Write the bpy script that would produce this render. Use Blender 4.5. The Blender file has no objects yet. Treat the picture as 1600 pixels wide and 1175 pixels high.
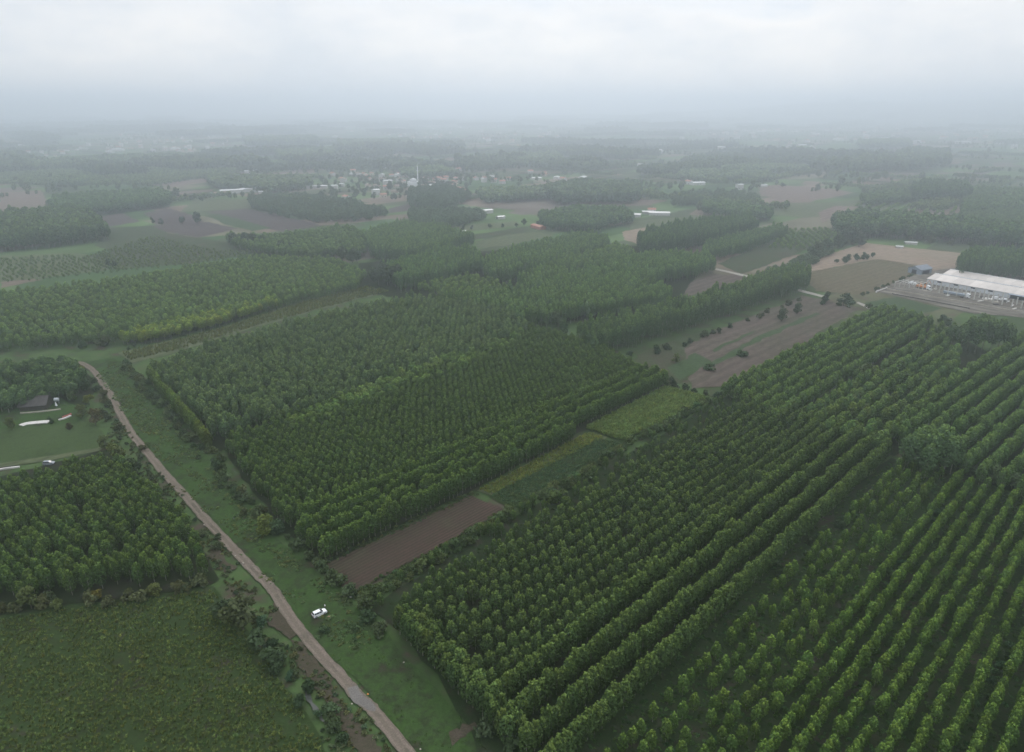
import bpy, bmesh, math, random
import numpy as np
from mathutils import Vector, Matrix

SC = bpy.context.scene
COL = SC.collection
R = math.radians
random.seed(11)
NR = np.random.default_rng(11)

# ------------------------------------------------------------------ camera, sky, sun, exposure
CAM_H, FPX, HORY = 130.0, 1130.0, 165.0            # drone height, focal length in photo pixels, horizon row
PITCH = math.atan((587.5 - HORY) / FPX)
cam_d = bpy.data.cameras.new('camera')
cam = bpy.data.objects.new('camera', cam_d); COL.objects.link(cam)
cam.location = (0, 0, CAM_H); cam.rotation_euler = (math.pi / 2 - PITCH, 0, 0)
cam_d.sensor_fit = 'HORIZONTAL'; cam_d.sensor_width = 36; cam_d.lens = 36 * FPX / 1600
cam_d.clip_start = 1; cam_d.clip_end = 60000
SC.camera = cam

SUN_EL, SUN_AZ = R(40), R(4)                       # behind the cloud, ahead and a little to the right
world = bpy.data.worlds.new('World'); SC.world = world; world.use_nodes = True
wn, wl = world.node_tree.nodes, world.node_tree.links
wn.clear()
def wnode(t, **k):
    n = wn.new(t)
    for a, b in k.items(): setattr(n, a, b)
    return n
sky = wnode('ShaderNodeTexSky', sky_type='NISHITA', sun_disc=False, sun_elevation=SUN_EL, sun_rotation=SUN_AZ)
bg_sky = wnode('ShaderNodeBackground'); bg_sky.inputs[1].default_value = 0.10
wl.new(sky.outputs[0], bg_sky.inputs[0])
tc = wnode('ShaderNodeTexCoord')
sep = wnode('ShaderNodeSeparateXYZ'); wl.new(tc.outputs['Generated'], sep.inputs[0])
def wmath(op, a, b=None, clamp=False):
    n = wnode('ShaderNodeMath', operation=op, use_clamp=clamp)
    for i, v in enumerate((a, b)):
        if v is None: continue
        if isinstance(v, (int, float)): n.inputs[i].default_value = v
        else: wl.new(v, n.inputs[i])
    return n.outputs[0]
zc = wmath('MAXIMUM', sep.outputs[2], 0.0)
zd = wmath('ADD', zc, 0.12)
cv = wnode('ShaderNodeCombineXYZ')
wl.new(wmath('DIVIDE', sep.outputs[0], zd), cv.inputs[0]); wl.new(wmath('DIVIDE', sep.outputs[1], zd), cv.inputs[1])
cv.inputs[2].default_value = 3.7
n1 = wnode('ShaderNodeTexNoise'); n1.inputs['Scale'].default_value = 0.45; n1.inputs['Detail'].default_value = 7; n1.inputs['Roughness'].default_value = 0.55
wl.new(cv.outputs[0], n1.inputs['Vector'])
# the bright cloud bank lies a few degrees above the horizon all round, its rim broken by noise
cv2 = wnode('ShaderNodeVectorMath', operation='MULTIPLY'); cv2.inputs[1].default_value = (4.5, 4.5, 11)
wl.new(tc.outputs['Generated'], cv2.inputs[0])
n2 = wnode('ShaderNodeTexNoise'); n2.inputs['Scale'].default_value = 1.0; n2.inputs['Detail'].default_value = 8; n2.inputs['Roughness'].default_value = 0.55
wl.new(cv2.outputs[0], n2.inputs['Vector'])
rim = wmath('ADD', zc, wmath('MULTIPLY', wmath('SUBTRACT', n2.outputs[0], 0.5), 0.16))
mr = wnode('ShaderNodeMapRange', interpolation_type='SMOOTHSTEP'); wl.new(rim, mr.inputs[0])
for i, v in zip((1, 2, 3, 4), (0.105, 0.14, 1.0, 0.0)): mr.inputs[i].default_value = v
ramp = wnode('ShaderNodeValToRGB'); wl.new(n1.outputs[0], ramp.inputs[0])
ramp.color_ramp.elements[0].position = 0.3; ramp.color_ramp.elements[0].color = (0.70, 0.77, 0.85, 1)
ramp.color_ramp.elements[1].position = 0.68; ramp.color_ramp.elements[1].color = (0.98, 1.0, 1.03, 1)
mixc = wnode('ShaderNodeMix', data_type='RGBA'); wl.new(mr.outputs[0], mixc.inputs[0])
wl.new(ramp.outputs[0], mixc.inputs[6])
ramp2 = wnode('ShaderNodeValToRGB'); wl.new(n2.outputs[0], ramp2.inputs[0])
ramp2.color_ramp.elements[0].position = 0.35; ramp2.color_ramp.elements[0].color = (0.77, 0.81, 0.86, 1)
ramp2.color_ramp.elements[1].position = 0.62; ramp2.color_ramp.elements[1].color = (1.03, 1.0, 0.97, 1)
wl.new(ramp2.outputs[0], mixc.inputs[7])
bg_cloud = wnode('ShaderNodeBackground')          # the standard overcast sky: brighter towards the zenith
ov = wnode('ShaderNodeMapRange', interpolation_type='SMOOTHSTEP'); wl.new(zc, ov.inputs[0])
for i, v in zip((1, 2, 3, 4), (0.12, 0.95, 0.99, 1.78)): ov.inputs[i].default_value = v
wl.new(ov.outputs[0], bg_cloud.inputs[1])
wl.new(mixc.outputs[2], bg_cloud.inputs[0])
mixs = wnode('ShaderNodeMixShader'); mixs.inputs[0].default_value = 0.93
wl.new(bg_sky.outputs[0], mixs.inputs[1]); wl.new(bg_cloud.outputs[0], mixs.inputs[2])
wout = wnode('ShaderNodeOutputWorld'); wl.new(mixs.outputs[0], wout.inputs[0])

sun_d = bpy.data.lights.new('sun', 'SUN'); sun_d.energy = 1.4; sun_d.angle = R(18); sun_d.color = (1.0, 0.96, 0.9)
sun = bpy.data.objects.new('sun', sun_d); COL.objects.link(sun); sun.location = (0, 0, 500)
sun.rotation_euler = Vector((-math.sin(SUN_AZ) * math.cos(SUN_EL), -math.cos(SUN_AZ) * math.cos(SUN_EL), -math.sin(SUN_EL))).to_track_quat('-Z', 'Y').to_euler()

SC.view_settings.view_transform = 'Standard'; SC.view_settings.look = 'None'
SC.view_settings.exposure = 0.06; SC.view_settings.gamma = 1; SC.view_settings.use_curve_mapping = False
cy = SC.cycles
cy.use_denoising = True; cy.use_adaptive_sampling = True; cy.adaptive_threshold = 0.015
cy.max_bounces = 5; cy.diffuse_bounces = 3; cy.glossy_bounces = 2; cy.transmission_bounces = 3; cy.volume_bounces = 4; cy.transparent_max_bounces = 4
HAZE_DENSITY, HAZE_COLOR = 4.9e-4, (0.862, 0.918, 0.995, 1)

# ------------------------------------------------------------------ helpers
cP, sP = math.cos(PITCH), math.sin(PITCH)
def at(x, y, z=0.0):
    """a photo pixel as a point of the place, on the level z"""
    a, b = (x - 800) / FPX, (587.5 - y) / FPX
    t = (z - CAM_H) / (-sP + b * cP)
    return (a * t, (cP + b * sP) * t)
def poly_at(pts, z=0.0): return [at(x, y, z) for x, y in pts]
def project(p):
    x, y, z = p[..., 0], p[..., 1], p[..., 2] - CAM_H
    d = y * cP - z * sP; v = y * sP + z * cP
    d = np.where(d < 1, 1, d)
    return 800 + FPX * x / d, 587.5 - FPX * v / d, d
def inside(P, poly):
    x, y = P[:, 0], P[:, 1]; r = np.zeros(len(P), bool); n = len(poly)
    for i in range(n):
        (x1, y1), (x2, y2) = poly[i], poly[(i + 1) % n]
        c = ((y1 > y) != (y2 > y)) & (x < (x2 - x1) * (y - y1) / ((y2 - y1) or 1e-9) + x1)
        r ^= c
    return r
def tag(o, label=None, cat=None, group=None, kind=None):
    if label: o['label'] = label
    if cat: o['category'] = cat
    if group: o['group'] = group
    if kind: o['kind'] = kind
    return o
def link(name, me, parent=None, loc=None, rotz=0.0, scale=None):
    o = bpy.data.objects.new(name, me); COL.objects.link(o)
    if parent: o.parent = parent
    if loc is not None: o.location = loc
    if rotz: o.rotation_euler = (0, 0, rotz)
    if scale is not None: o.scale = (scale,) * 3 if isinstance(scale, (int, float)) else scale
    return o
def empty(name, loc, rotz=0.0, scale=1.0):
    o = link(name, None, None, loc, rotz, scale); o.empty_display_size = 0.5
    return o
WORDS = 'zero first second third fourth fifth sixth seventh eighth ninth tenth eleventh twelfth thirteenth fourteenth fifteenth sixteenth seventeenth eighteenth nineteenth twentieth'.split()
def nth(n):
    if n <= 20: return WORDS[n]
    return '%d%s' % (n, {1: 'st', 2: 'nd', 3: 'rd'}.get(n % 10 if n % 100 not in (11, 12, 13) else 0, 'th'))

# ------------------------------------------------------------------ materials
def new_mat(name):
    m = bpy.data.materials.new(name); m.use_nodes = True
    nt = m.node_tree; nt.nodes.clear()
    return m, nt, nt.nodes, nt.links
def leaf_mat(name, col, transl=0.3, var=0.35):
    m, nt, N, L = new_mat(name)
    at_ = N.new('ShaderNodeAttribute'); at_.attribute_type = 'INSTANCER'; at_.attribute_name = 'tint'
    geo = N.new('ShaderNodeNewGeometry')
    mr = N.new('ShaderNodeMapRange'); L.new(geo.outputs['Random Per Island'], mr.inputs[0])
    mr.inputs[3].default_value = 1 - var; mr.inputs[4].default_value = 1 + var
    base = N.new('ShaderNodeVectorMath'); base.operation = 'MULTIPLY'; base.inputs[0].default_value = col; L.new(at_.outputs['Vector'], base.inputs[1])
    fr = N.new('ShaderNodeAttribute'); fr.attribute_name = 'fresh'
    fm = N.new('ShaderNodeMix'); fm.data_type = 'VECTOR'; L.new(fr.outputs['Fac'], fm.inputs[0]); fm.inputs[4].default_value = (1, 1, 1); fm.inputs[5].default_value = (1.75, 1.6, 1.25)  # shoot leaves painted lighter and yellower: young growth plus light on crown tops
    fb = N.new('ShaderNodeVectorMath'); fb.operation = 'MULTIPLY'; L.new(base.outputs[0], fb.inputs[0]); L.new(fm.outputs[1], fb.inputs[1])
    sc_ = N.new('ShaderNodeVectorMath'); sc_.operation = 'SCALE'; L.new(fb.outputs[0], sc_.inputs[0]); L.new(mr.outputs[0], sc_.inputs['Scale'])
    d = N.new('ShaderNodeBsdfDiffuse'); t = N.new('ShaderNodeBsdfTranslucent'); mx = N.new('ShaderNodeMixShader')
    L.new(sc_.outputs[0], d.inputs[0])
    ty = N.new('ShaderNodeVectorMath'); ty.operation = 'MULTIPLY'; ty.inputs[1].default_value = (1.25, 1.2, 0.6); L.new(sc_.outputs[0], ty.inputs[0])
    L.new(ty.outputs[0], t.inputs[0]); mx.inputs[0].default_value = transl
    L.new(d.outputs[0], mx.inputs[1]); L.new(t.outputs[0], mx.inputs[2])
    o = N.new('ShaderNodeOutputMaterial'); L.new(mx.outputs[0], o.inputs[0])
    return m
def plain(name, col, rough=0.8, noise=0.0, scale=3.0, metal=0.0):
    m, nt, N, L = new_mat(name)
    b = N.new('ShaderNodeBsdfPrincipled'); b.inputs['Roughness'].default_value = rough; b.inputs['Metallic'].default_value = metal
    b.inputs['Base Color'].default_value = (*col, 1)
    if noise:
        tc_ = N.new('ShaderNodeTexCoord'); n = N.new('ShaderNodeTexNoise'); n.inputs['Scale'].default_value = scale; n.inputs['Detail'].default_value = 5
        L.new(tc_.outputs['Object'], n.inputs['Vector'])
        mr = N.new('ShaderNodeMapRange'); L.new(n.outputs[0], mr.inputs[0]); mr.inputs[1].default_value = 0.3; mr.inputs[2].default_value = 0.7
        mr.inputs[3].default_value = 1 - noise; mr.inputs[4].default_value = 1 + noise
        s = N.new('ShaderNodeVectorMath'); s.operation = 'SCALE'; s.inputs[0].default_value = col; L.new(mr.outputs[0], s.inputs['Scale'])
        L.new(s.outputs[0], b.inputs['Base Color'])
    o = N.new('ShaderNodeOutputMaterial'); L.new(b.outputs[0], o.inputs[0])
    return m
def ground_mat(name, cols, big=0.03, small=0.6, stripe=None, fine=2.2, spread=0.16):
    """bare or green ground: colours mixed over two noise scales, with optional rows (azimuth, period in m, strength)"""
    m, nt, N, L = new_mat(name)
    geo = N.new('ShaderNodeNewGeometry')
    def noise(s, det=6, off=0.0, rough=0.6):
        n = N.new('ShaderNodeTexNoise'); n.inputs['Scale'].default_value = s; n.inputs['Detail'].default_value = det; n.inputs['Roughness'].default_value = rough
        mp = N.new('ShaderNodeMapping'); mp.inputs['Location'].default_value = (off, off * 1.7, 0)
        if stripe:
            mp.vector_type = 'TEXTURE'; mp.inputs['Rotation'].default_value = (0, 0, -R(stripe[0])); mp.inputs['Scale'].default_value = (1, 3.0, 1)
        L.new(geo.outputs['Position'], mp.inputs[0]); L.new(mp.outputs[0], n.inputs['Vector'])
        return n.outputs[0]
    def mth(op, a, b):
        n = N.new('ShaderNodeMath'); n.operation = op
        for i, v in enumerate((a, b)):
            if isinstance(v, (int, float)): n.inputs[i].default_value = v
            else: L.new(v, n.inputs[i])
        return n.outputs[0]
    f = mth('ADD', mth('MULTIPLY', noise(big), 0.55), mth('MULTIPLY', noise(small, 5, 31.0), 0.45))
    rp = N.new('ShaderNodeValToRGB'); L.new(f, rp.inputs[0])
    el = rp.color_ramp.elements; n = len(cols)
    while len(el) < n: el.new(0.5)
    for i, c in enumerate(cols):
        c = tuple(0.8 * k_ for k_ in c)
        el[i].position = 0.5 - spread + 2 * spread * i / max(1, n - 1); el[i].color = (*c, 1)
    fn = noise(fine, 3, 77.0, 0.7)
    mr = N.new('ShaderNodeMapRange'); L.new(fn, mr.inputs[0]); mr.inputs[1].default_value = 0.25; mr.inputs[2].default_value = 0.75
    mr.inputs[3].default_value = 0.68; mr.inputs[4].default_value = 1.32
    val = mr.outputs[0]
    if stripe:
        az, per, st = stripe
        sx = N.new('ShaderNodeSeparateXYZ'); L.new(geo.outputs['Position'], sx.inputs[0])
        v = mth('ADD', mth('MULTIPLY', sx.outputs[0], math.cos(R(az))), mth('MULTIPLY', sx.outputs[1], -math.sin(R(az))))
        v = mth('ADD', v, mth('MULTIPLY', noise(0.05, 2, 5.0), per * 0.8))
        w = mth('SINE', mth('MULTIPLY', v, 2 * math.pi / per), 0)
        amp = mth('MULTIPLY', noise(0.06, 3, 13.0), st * 2)
        val = mth('MULTIPLY', val, mth('ADD', mth('MULTIPLY', w, amp), 1.0))
    s = N.new('ShaderNodeVectorMath'); s.operation = 'SCALE'; L.new(rp.outputs[0], s.inputs[0]); L.new(val, s.inputs['Scale'])
    d = N.new('ShaderNodeBsdfDiffuse'); d.inputs['Roughness'].default_value = 0.8; L.new(s.outputs[0], d.inputs[0])
    o = N.new('ShaderNodeOutputMaterial'); L.new(d.outputs[0], o.inputs[0])
    return m

G1, G2, G3 = (0.06, 0.098, 0.036), (0.05, 0.072, 0.032), (0.078, 0.088, 0.045)
BR1, BR2 = (0.105, 0.075, 0.06), (0.072, 0.055, 0.045)
def country_mat():
    """the wide plain: grass near by, a patchwork of field colours farther out"""
    m, nt, N, L = new_mat('country_ground')
    geo = N.new('ShaderNodeNewGeometry')
    mp = N.new('ShaderNodeMapping'); mp.vector_type = 'TEXTURE'; mp.inputs['Rotation'].default_value = (0, 0, -R(44)); mp.inputs['Scale'].default_value = (62, 175, 100)
    L.new(geo.outputs['Position'], mp.inputs[0])
    vo = N.new('ShaderNodeTexVoronoi'); vo.distance = 'CHEBYCHEV'; vo.inputs['Scale'].default_value = 1.0; vo.inputs['Randomness'].default_value = 0.75
    L.new(mp.outputs[0], vo.inputs['Vector'])
    sx = N.new('ShaderNodeSeparateColor'); L.new(vo.outputs['Color'], sx.inputs[0])
    rp = N.new('ShaderNodeValToRGB'); rp.color_ramp.interpolation = 'CONSTANT'; L.new(sx.outputs[0], rp.inputs[0])
    cols = [(0, (0.05, 0.085, 0.035)), (0.2, (0.075, 0.115, 0.045)), (0.4, (0.06, 0.075, 0.04)), (0.58, (0.12, 0.11, 0.075)), (0.68, (0.15, 0.115, 0.09)), (0.78, (0.08, 0.12, 0.05)), (0.9, (0.11, 0.09, 0.075))]
    el = rp.color_ramp.elements
    while len(el) < len(cols): el.new(0.5)
    for e, (p, c) in zip(el, cols): e.position = p; e.color = (1.15 * c[0], 1.15 * c[1], 1.15 * c[2], 1)
    n = N.new('ShaderNodeTexNoise'); n.inputs['Scale'].default_value = 0.09; n.inputs['Detail'].default_value = 9; n.inputs['Roughness'].default_value = 0.65
    L.new(geo.outputs['Position'], n.inputs['Vector'])
    gr = N.new('ShaderNodeValToRGB'); L.new(n.outputs[0], gr.inputs[0])
    g = gr.color_ramp.elements; g.new(0.5); g.new(0.6)
    for e, (p, c) in zip(g, ((0.36, BR2), (0.46, G2), (0.55, G1), (0.68, G3))): e.position = p; e.color = (*c, 1)
    ln = N.new('ShaderNodeVectorMath'); ln.operation = 'LENGTH'; L.new(geo.outputs['Position'], ln.inputs[0])
    mr = N.new('ShaderNodeMapRange'); L.new(ln.outputs['Value'], mr.inputs[0]); mr.inputs[1].default_value = 480; mr.inputs[2].default_value = 700
    n2 = N.new('ShaderNodeTexNoise'); n2.inputs['Scale'].default_value = 0.02; n2.inputs['Detail'].default_value = 8; L.new(geo.outputs['Position'], n2.inputs['Vector'])
    m2 = N.new('ShaderNodeMapRange'); L.new(n2.outputs[0], m2.inputs[0]); m2.inputs[1].default_value = 0.3; m2.inputs[2].default_value = 0.7; m2.inputs[3].default_value = 0.75; m2.inputs[4].default_value = 1.25
    s = N.new('ShaderNodeVectorMath'); s.operation = 'SCALE'; L.new(rp.outputs[0], s.inputs[0]); L.new(m2.outputs[0], s.inputs['Scale'])
    mx = N.new('ShaderNodeMix'); mx.data_type = 'RGBA'; L.new(mr.outputs[0], mx.inputs[0]); L.new(gr.outputs[0], mx.inputs[6]); L.new(s.outputs[0], mx.inputs[7])
    d = N.new('ShaderNodeBsdfDiffuse'); L.new(mx.outputs[2], d.inputs[0])
    o = N.new('ShaderNodeOutputMaterial'); L.new(d.outputs[0], o.inputs[0])
    return m

M_POP = leaf_mat('poplar_leaves', (0.062, 0.096, 0.036), 0.14)
M_BROAD = leaf_mat('broadleaf_leaves', (0.082, 0.106, 0.054), 0.2)
M_CROP = leaf_mat('crop_leaves', (0.09, 0.115, 0.048), 0.25, 0.45)
M_BARK = plain('poplar_bark', (0.20, 0.19, 0.16), 0.9, 0.3, 4)
M_BARKD = plain('dark_bark', (0.09, 0.075, 0.06), 0.9, 0.3, 4)
M_GRASS = ground_mat('verge_grass', [(0.075, 0.06, 0.048), (0.062, 0.06, 0.04), G2, G1, (0.062, 0.112, 0.034), G2, (0.066, 0.07, 0.044)], 0.09, 0.4, None, 1.6, 0.2)
M_MEADOW = ground_mat('meadow_grass', [G2, (0.075, 0.11, 0.045), (0.085, 0.12, 0.05)], 0.05, 0.4)
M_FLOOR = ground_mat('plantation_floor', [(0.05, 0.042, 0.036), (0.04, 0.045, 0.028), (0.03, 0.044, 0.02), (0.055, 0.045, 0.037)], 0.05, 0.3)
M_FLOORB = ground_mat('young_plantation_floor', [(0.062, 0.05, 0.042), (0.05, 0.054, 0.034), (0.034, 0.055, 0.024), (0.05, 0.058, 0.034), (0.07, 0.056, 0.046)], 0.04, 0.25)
M_WEED = ground_mat('weedy_field_soil', [(0.06, 0.05, 0.04), (0.045, 0.065, 0.026), (0.05, 0.08, 0.03), (0.07, 0.06, 0.045)], 0.06, 0.4)
M_PLOUGH = ground_mat('ploughed_soil', [(0.096, 0.064, 0.052), (0.108, 0.073, 0.060), (0.085, 0.064, 0.05), (0.094, 0.084, 0.056), (0.105, 0.080, 0.064)], 0.05, 0.5, (44.0, 1.3, 0.24), 3.0, 0.22)
M_BROWN = ground_mat('brown_field_soil', [(0.13, 0.105, 0.09), (0.15, 0.12, 0.1), (0.12, 0.11, 0.08)], 0.012, 0.08, (46, 7, 0.12), 0.5)
M_DBROWN = ground_mat('dark_field_soil', [(0.10, 0.078, 0.075), (0.12, 0.094, 0.088), (0.10, 0.085, 0.08)], 0.012, 0.08, (44, 9, 0.1), 0.4)
M_PINK = ground_mat('pinkish_field_soil', [(0.20, 0.145, 0.12), (0.23, 0.17, 0.14), (0.19, 0.15, 0.12)], 0.012, 0.08, (44, 9, 0.1), 0.4)
M_TAN = ground_mat('stubble_field', [(0.31, 0.235, 0.175), (0.35, 0.265, 0.20), (0.29, 0.24, 0.17)], 0.015, 0.09, (130, 8, 0.10), 0.5)
M_OLIVE = ground_mat('dry_stubble', [(0.15, 0.125, 0.08), (0.17, 0.145, 0.095), (0.14, 0.13, 0.075)], 0.015, 0.09, (50, 6, 0.06), 0.6)
M_GREEN = ground_mat('green_field', [(0.07, 0.105, 0.052), (0.085, 0.12, 0.06)], 0.015, 0.08, None, 0.5)
M_PALEG = ground_mat('pale_green_field', [(0.12, 0.145, 0.075), (0.14, 0.155, 0.085), (0.1, 0.13, 0.065)], 0.02, 0.1, (40, 6, 0.08), 0.5)
M_SCRUB = ground_mat('scrub_ground', [(0.10, 0.085, 0.065), (0.085, 0.095, 0.055), (0.075, 0.10, 0.05), (0.12, 0.10, 0.075)], 0.02, 0.12, None, 0.7)
M_TRACK = ground_mat('track_dirt', [(0.19, 0.155, 0.12), (0.23, 0.19, 0.15), (0.135, 0.122, 0.09)], 0.08, 0.6, None, 2.5)
M_RUT = ground_mat('rut_dirt', [(0.21, 0.17, 0.14), (0.28, 0.225, 0.185), (0.18, 0.15, 0.125)], 0.1, 0.8, None, 2.5)
M_GRAVEL = ground_mat('gravel_patch', [(0.21, 0.19, 0.175), (0.26, 0.24, 0.22)], 0.2, 1.0, None, 3)
M_PALE = ground_mat('pale_path', [(0.42, 0.38, 0.33), (0.5, 0.46, 0.4)], 0.05, 0.3)
M_LOT = ground_mat('lot_ground', [(0.17, 0.15, 0.125), (0.26, 0.235, 0.20), (0.15, 0.13, 0.105), (0.30, 0.27, 0.23)], 0.05, 0.22, (140, 9, 0.12), 0.8)
M_BARE = ground_mat('bare_patch', [(0.12, 0.095, 0.075), (0.09, 0.08, 0.055), (0.13, 0.1, 0.08)], 0.1, 0.5)

# ------------------------------------------------------------------ the setting: ground, fields, track
Z = [0.0]
def sheet(name, poly, mat, jit=0.6, seg=6.0, dz=0.006, z=None):
    if name == 'mud_patch': seg, jit = 1.2, 0.55
    pts = []
    n = len(poly)
    for i in range(n):
        a, b = np.array(poly[i]), np.array(poly[(i + 1) % n]); k = max(1, min(60, int(np.linalg.norm(b - a) / seg)))
        for j in range(k):
            p = a + (b - a) * j / k + NR.normal(0, jit, 2); pts.append((p[0], p[1]))
    if z is None: Z[0] += dz
    zz = Z[0] if z is None else z
    bm = bmesh.new()
    f = bm.faces.new([bm.verts.new((x, y, zz)) for x, y in pts])
    if f.normal.z < 0: f.normal_flip()
    f.normal_update()
    if f.normal.z < 0: f.normal_flip()
    bmesh.ops.triangulate(bm, faces=bm.faces[:])
    me = bpy.data.meshes.new(name); bm.to_mesh(me); bm.free(); me.materials.append(mat)
    o = link(name, me); o['kind'] = 'structure'
    return o

gm = bpy.data.meshes.new('ground')
gs = 11000
gm.from_pydata([(-gs, -1500, 0), (gs, -1500, 0), (gs, 12500, 0), (-gs, 12500, 0)], [], [(0, 1, 2, 3)]); gm.materials.append(country_mat())
tag(link('ground', gm), kind='structure')

def hill_height(x, y):
    g = lambda cx, cy, sx, sy, h: h * np.exp(-((x - cx) / sx) ** 2 - ((y - cy) / sy) ** 2)
    return g(5200, 8600, 2600, 1900, 175) + g(3300, 8200, 1000, 1200, 60)
def make_hills():
    nx, ny = 90, 46
    X, Y = np.meshgrid(np.linspace(-10000, 10000, nx), np.linspace(4800, 12300, ny))
    Hh = hill_height(X, Y)
    Hh = Hh * (1 + 0.12 * np.sin(X / 310 + 2 * np.sin(Y / 470)) * np.cos(Y / 260)) - 4
    v = np.stack([X, Y, Hh], -1).reshape(-1, 3)
    f = [(j * nx + i, j * nx + i + 1, (j + 1) * nx + i + 1, (j + 1) * nx + i) for j in range(ny - 1) for i in range(nx - 1)]
    me = bpy.data.meshes.new('hills'); me.from_pydata(v.tolist(), [], f); me.materials.append(bpy.data.materials['country_ground'])
    for p in me.polygons: p.use_smooth = True
    tag(link('hills', me), kind='structure')
make_hills()

FIELD_PIX = []
ROW = 44.0                                           # azimuth of the plantation rows
def fields():
    def S(name, pts, mat, jit=0.6):
        FIELD_PIX.append(pts); return sheet(name, poly_at(pts), mat, jit)
    # far and middle fields
    for name, pts, mat in (
        ('stubble_field', [(0, 301), (65, 297), (74, 318), (0, 330)], M_PINK),
        ('stubble_field', [(228, 289), (320, 279), (385, 268), (392, 271), (330, 284), (270, 292)], M_PINK),
        ('brown_field', [(266, 299), (333, 296), (333, 309), (268, 312)], M_PINK),
        ('brown_field', [(152, 339), (190, 333), (220, 346), (170, 354)], M_DBROWN),
        ('brown_field', [(225, 333), (265, 326), (310, 338), (320, 350), (245, 351)], M_DBROWN),
        ('brown_field', [(228, 353), (325, 347), (372, 357), (310, 371), (262, 363)], M_DBROWN),
        ('fallow_field', [(165, 356), (236, 353), (262, 364), (310, 372), (385, 382), (330, 392), (190, 396), (150, 385)], M_SCRUB),
        ('fallow_field', [(125, 401), (180, 392), (330, 384), (425, 392), (300, 412), (180, 421)], M_SCRUB),
        ('brown_field', [(0, 441), (55, 435), (68, 437), (0, 450)], M_PINK),
        ('fallow_field', [(0, 400), (125, 395), (200, 418), (60, 436), (0, 440)], M_PALEG),
        ('meadow', [(310, 308), (330, 311), (412, 312), (400, 325), (330, 329), (280, 332)], M_PALEG),
        ('brown_field', [(322, 331), (384, 326), (505, 352), (440, 362), (372, 347)], M_DBROWN),
        ('green_field', [(324, 336), (340, 334), (424, 356), (396, 361), (352, 351)], M_GREEN),
        ('brown_field', [(608, 326), (640, 318), (676, 325), (608, 333)], M_DBROWN),
        ('stubble_field', [(492, 313), (520, 310), (516, 317), (497, 319)], M_OLIVE),
        ('grey_field', [(738, 367), (808, 356), (834, 360), (742, 375)], M_SCRUB),
        ('pale_field', [(700, 354), (804, 346), (816, 352), (728, 362)], M_PALEG),
        ('green_field', [(742, 377), (835, 362), (868, 368), (790, 384), (748, 388)], M_PALEG),
        ('brown_field', [(900, 317), (960, 311), (1045, 313), (1012, 321), (905, 324)], M_PINK),
        ('stubble_field', [(972, 362), (1028, 351), (1004, 363), (1000, 382), (978, 376)], M_TAN),
        ('meadow', [(982, 346), (1045, 341), (1075, 338), (1035, 351), (985, 360)], M_PALEG),
        ('ploughed_field', [(1186, 293), (1212, 289), (1295, 294), (1345, 303), (1268, 314), (1188, 306)], M_PINK),
        ('ploughed_field', [(1176, 322), (1212, 311), (1272, 313), (1248, 325), (1200, 329)], M_PINK),
        ('meadow', [(1130, 330), (1180, 318), (1300, 316), (1340, 312), (1420, 330), (1260, 340)], M_PALEG),
        ('fallow_field', [(1122, 412), (1212, 375), (1280, 382), (1205, 412), (1160, 428)], M_SCRUB),
        ('brown_field', [(1055, 452), (1110, 429), (1165, 431), (1162, 441), (1100, 457), (1055, 468)], M_BROWN),
        ('stubble_field', [(1325, 388), (1352, 380), (1506, 396), (1500, 432), (1425, 415), (1370, 405), (1262, 426), (1257, 410)], M_TAN),
        ('stubble_field', [(1258, 427), (1370, 405), (1430, 414), (1446, 424), (1402, 446), (1340, 461), (1272, 455)], M_OLIVE),
        ('brown_field', [(1278, 332), (1305, 322), (1344, 323), (1300, 341), (1285, 349)], M_PINK),
        ('fallow_field', [(985, 575), (1010, 545), (1090, 520), (1120, 545), (1080, 590), (1045, 605)], M_SCRUB),
        ('brown_field', [(1070, 545), (1110, 520), (1255, 462), (1345, 482), (1140, 604), (1080, 607)], M_BROWN),
        ('green_field', [(1042, 575), (1085, 552), (1112, 565), (1060, 597)], M_GREEN),
        ('grass_baulk', [(1104, 570), (1190, 523), (1275, 489), (1280, 491), (1195, 529), (1112, 574)], M_GREEN),
        ('grass_baulk', [(1110, 548), (1180, 515), (1182, 518), (1114, 551)], M_GREEN),
        ('meadow', [(1345, 474), (1400, 464), (1470, 482), (1440, 492), (1370, 484)], M_GREEN),
        ('meadow', [(1560, 500), (1600, 488), (1640, 500), (1640, 535), (1570, 545)], M_MEADOW),
        ('pale_crop_strip', [(185, 552), (330, 517), (480, 470), (575, 446), (618, 454), (500, 484), (400, 512), (272, 552), (205, 568)], M_PALEG),
    ): S(name, pts, mat, 0.9)
    S('farm_path', [(1118, 419.5), (1178, 433), (1174, 435), (1116, 421.5)], M_PALE, 0.2)
    S('farm_path', [(1248, 452), (1290, 463), (1288, 466), (1246, 455)], M_PALE, 0.2)
    S('farm_path', [(1340, 472), (1366, 482), (1362, 485), (1338, 474)], M_PALE, 0.2)
    # left of the track
    S('meadow', [(-80, 680), (0, 668), (60, 662), (140, 655), (172, 690), (150, 704), (70, 716), (-80, 738)], M_MEADOW, 0.5)
    S('house_lawn', [(-60, 650), (20, 640), (120, 620), (150, 640), (120, 662), (0, 672), (-60, 682)], M_GRASS, 0.5)
    S('farm_path', [(-80, 737), (0, 725), (75, 714), (150, 701), (168, 690), (172, 694), (155, 705), (76, 720), (0, 731), (-80, 744)], M_PALEG, 0.25)
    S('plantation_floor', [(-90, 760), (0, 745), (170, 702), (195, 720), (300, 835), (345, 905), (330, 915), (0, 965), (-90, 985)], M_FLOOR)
    S('weedy_field', [(-120, 985), (0, 962), (330, 918), (390, 990), (440, 1060), (480, 1120), (560, 1260), (-200, 1260)], M_WEED)
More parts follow.
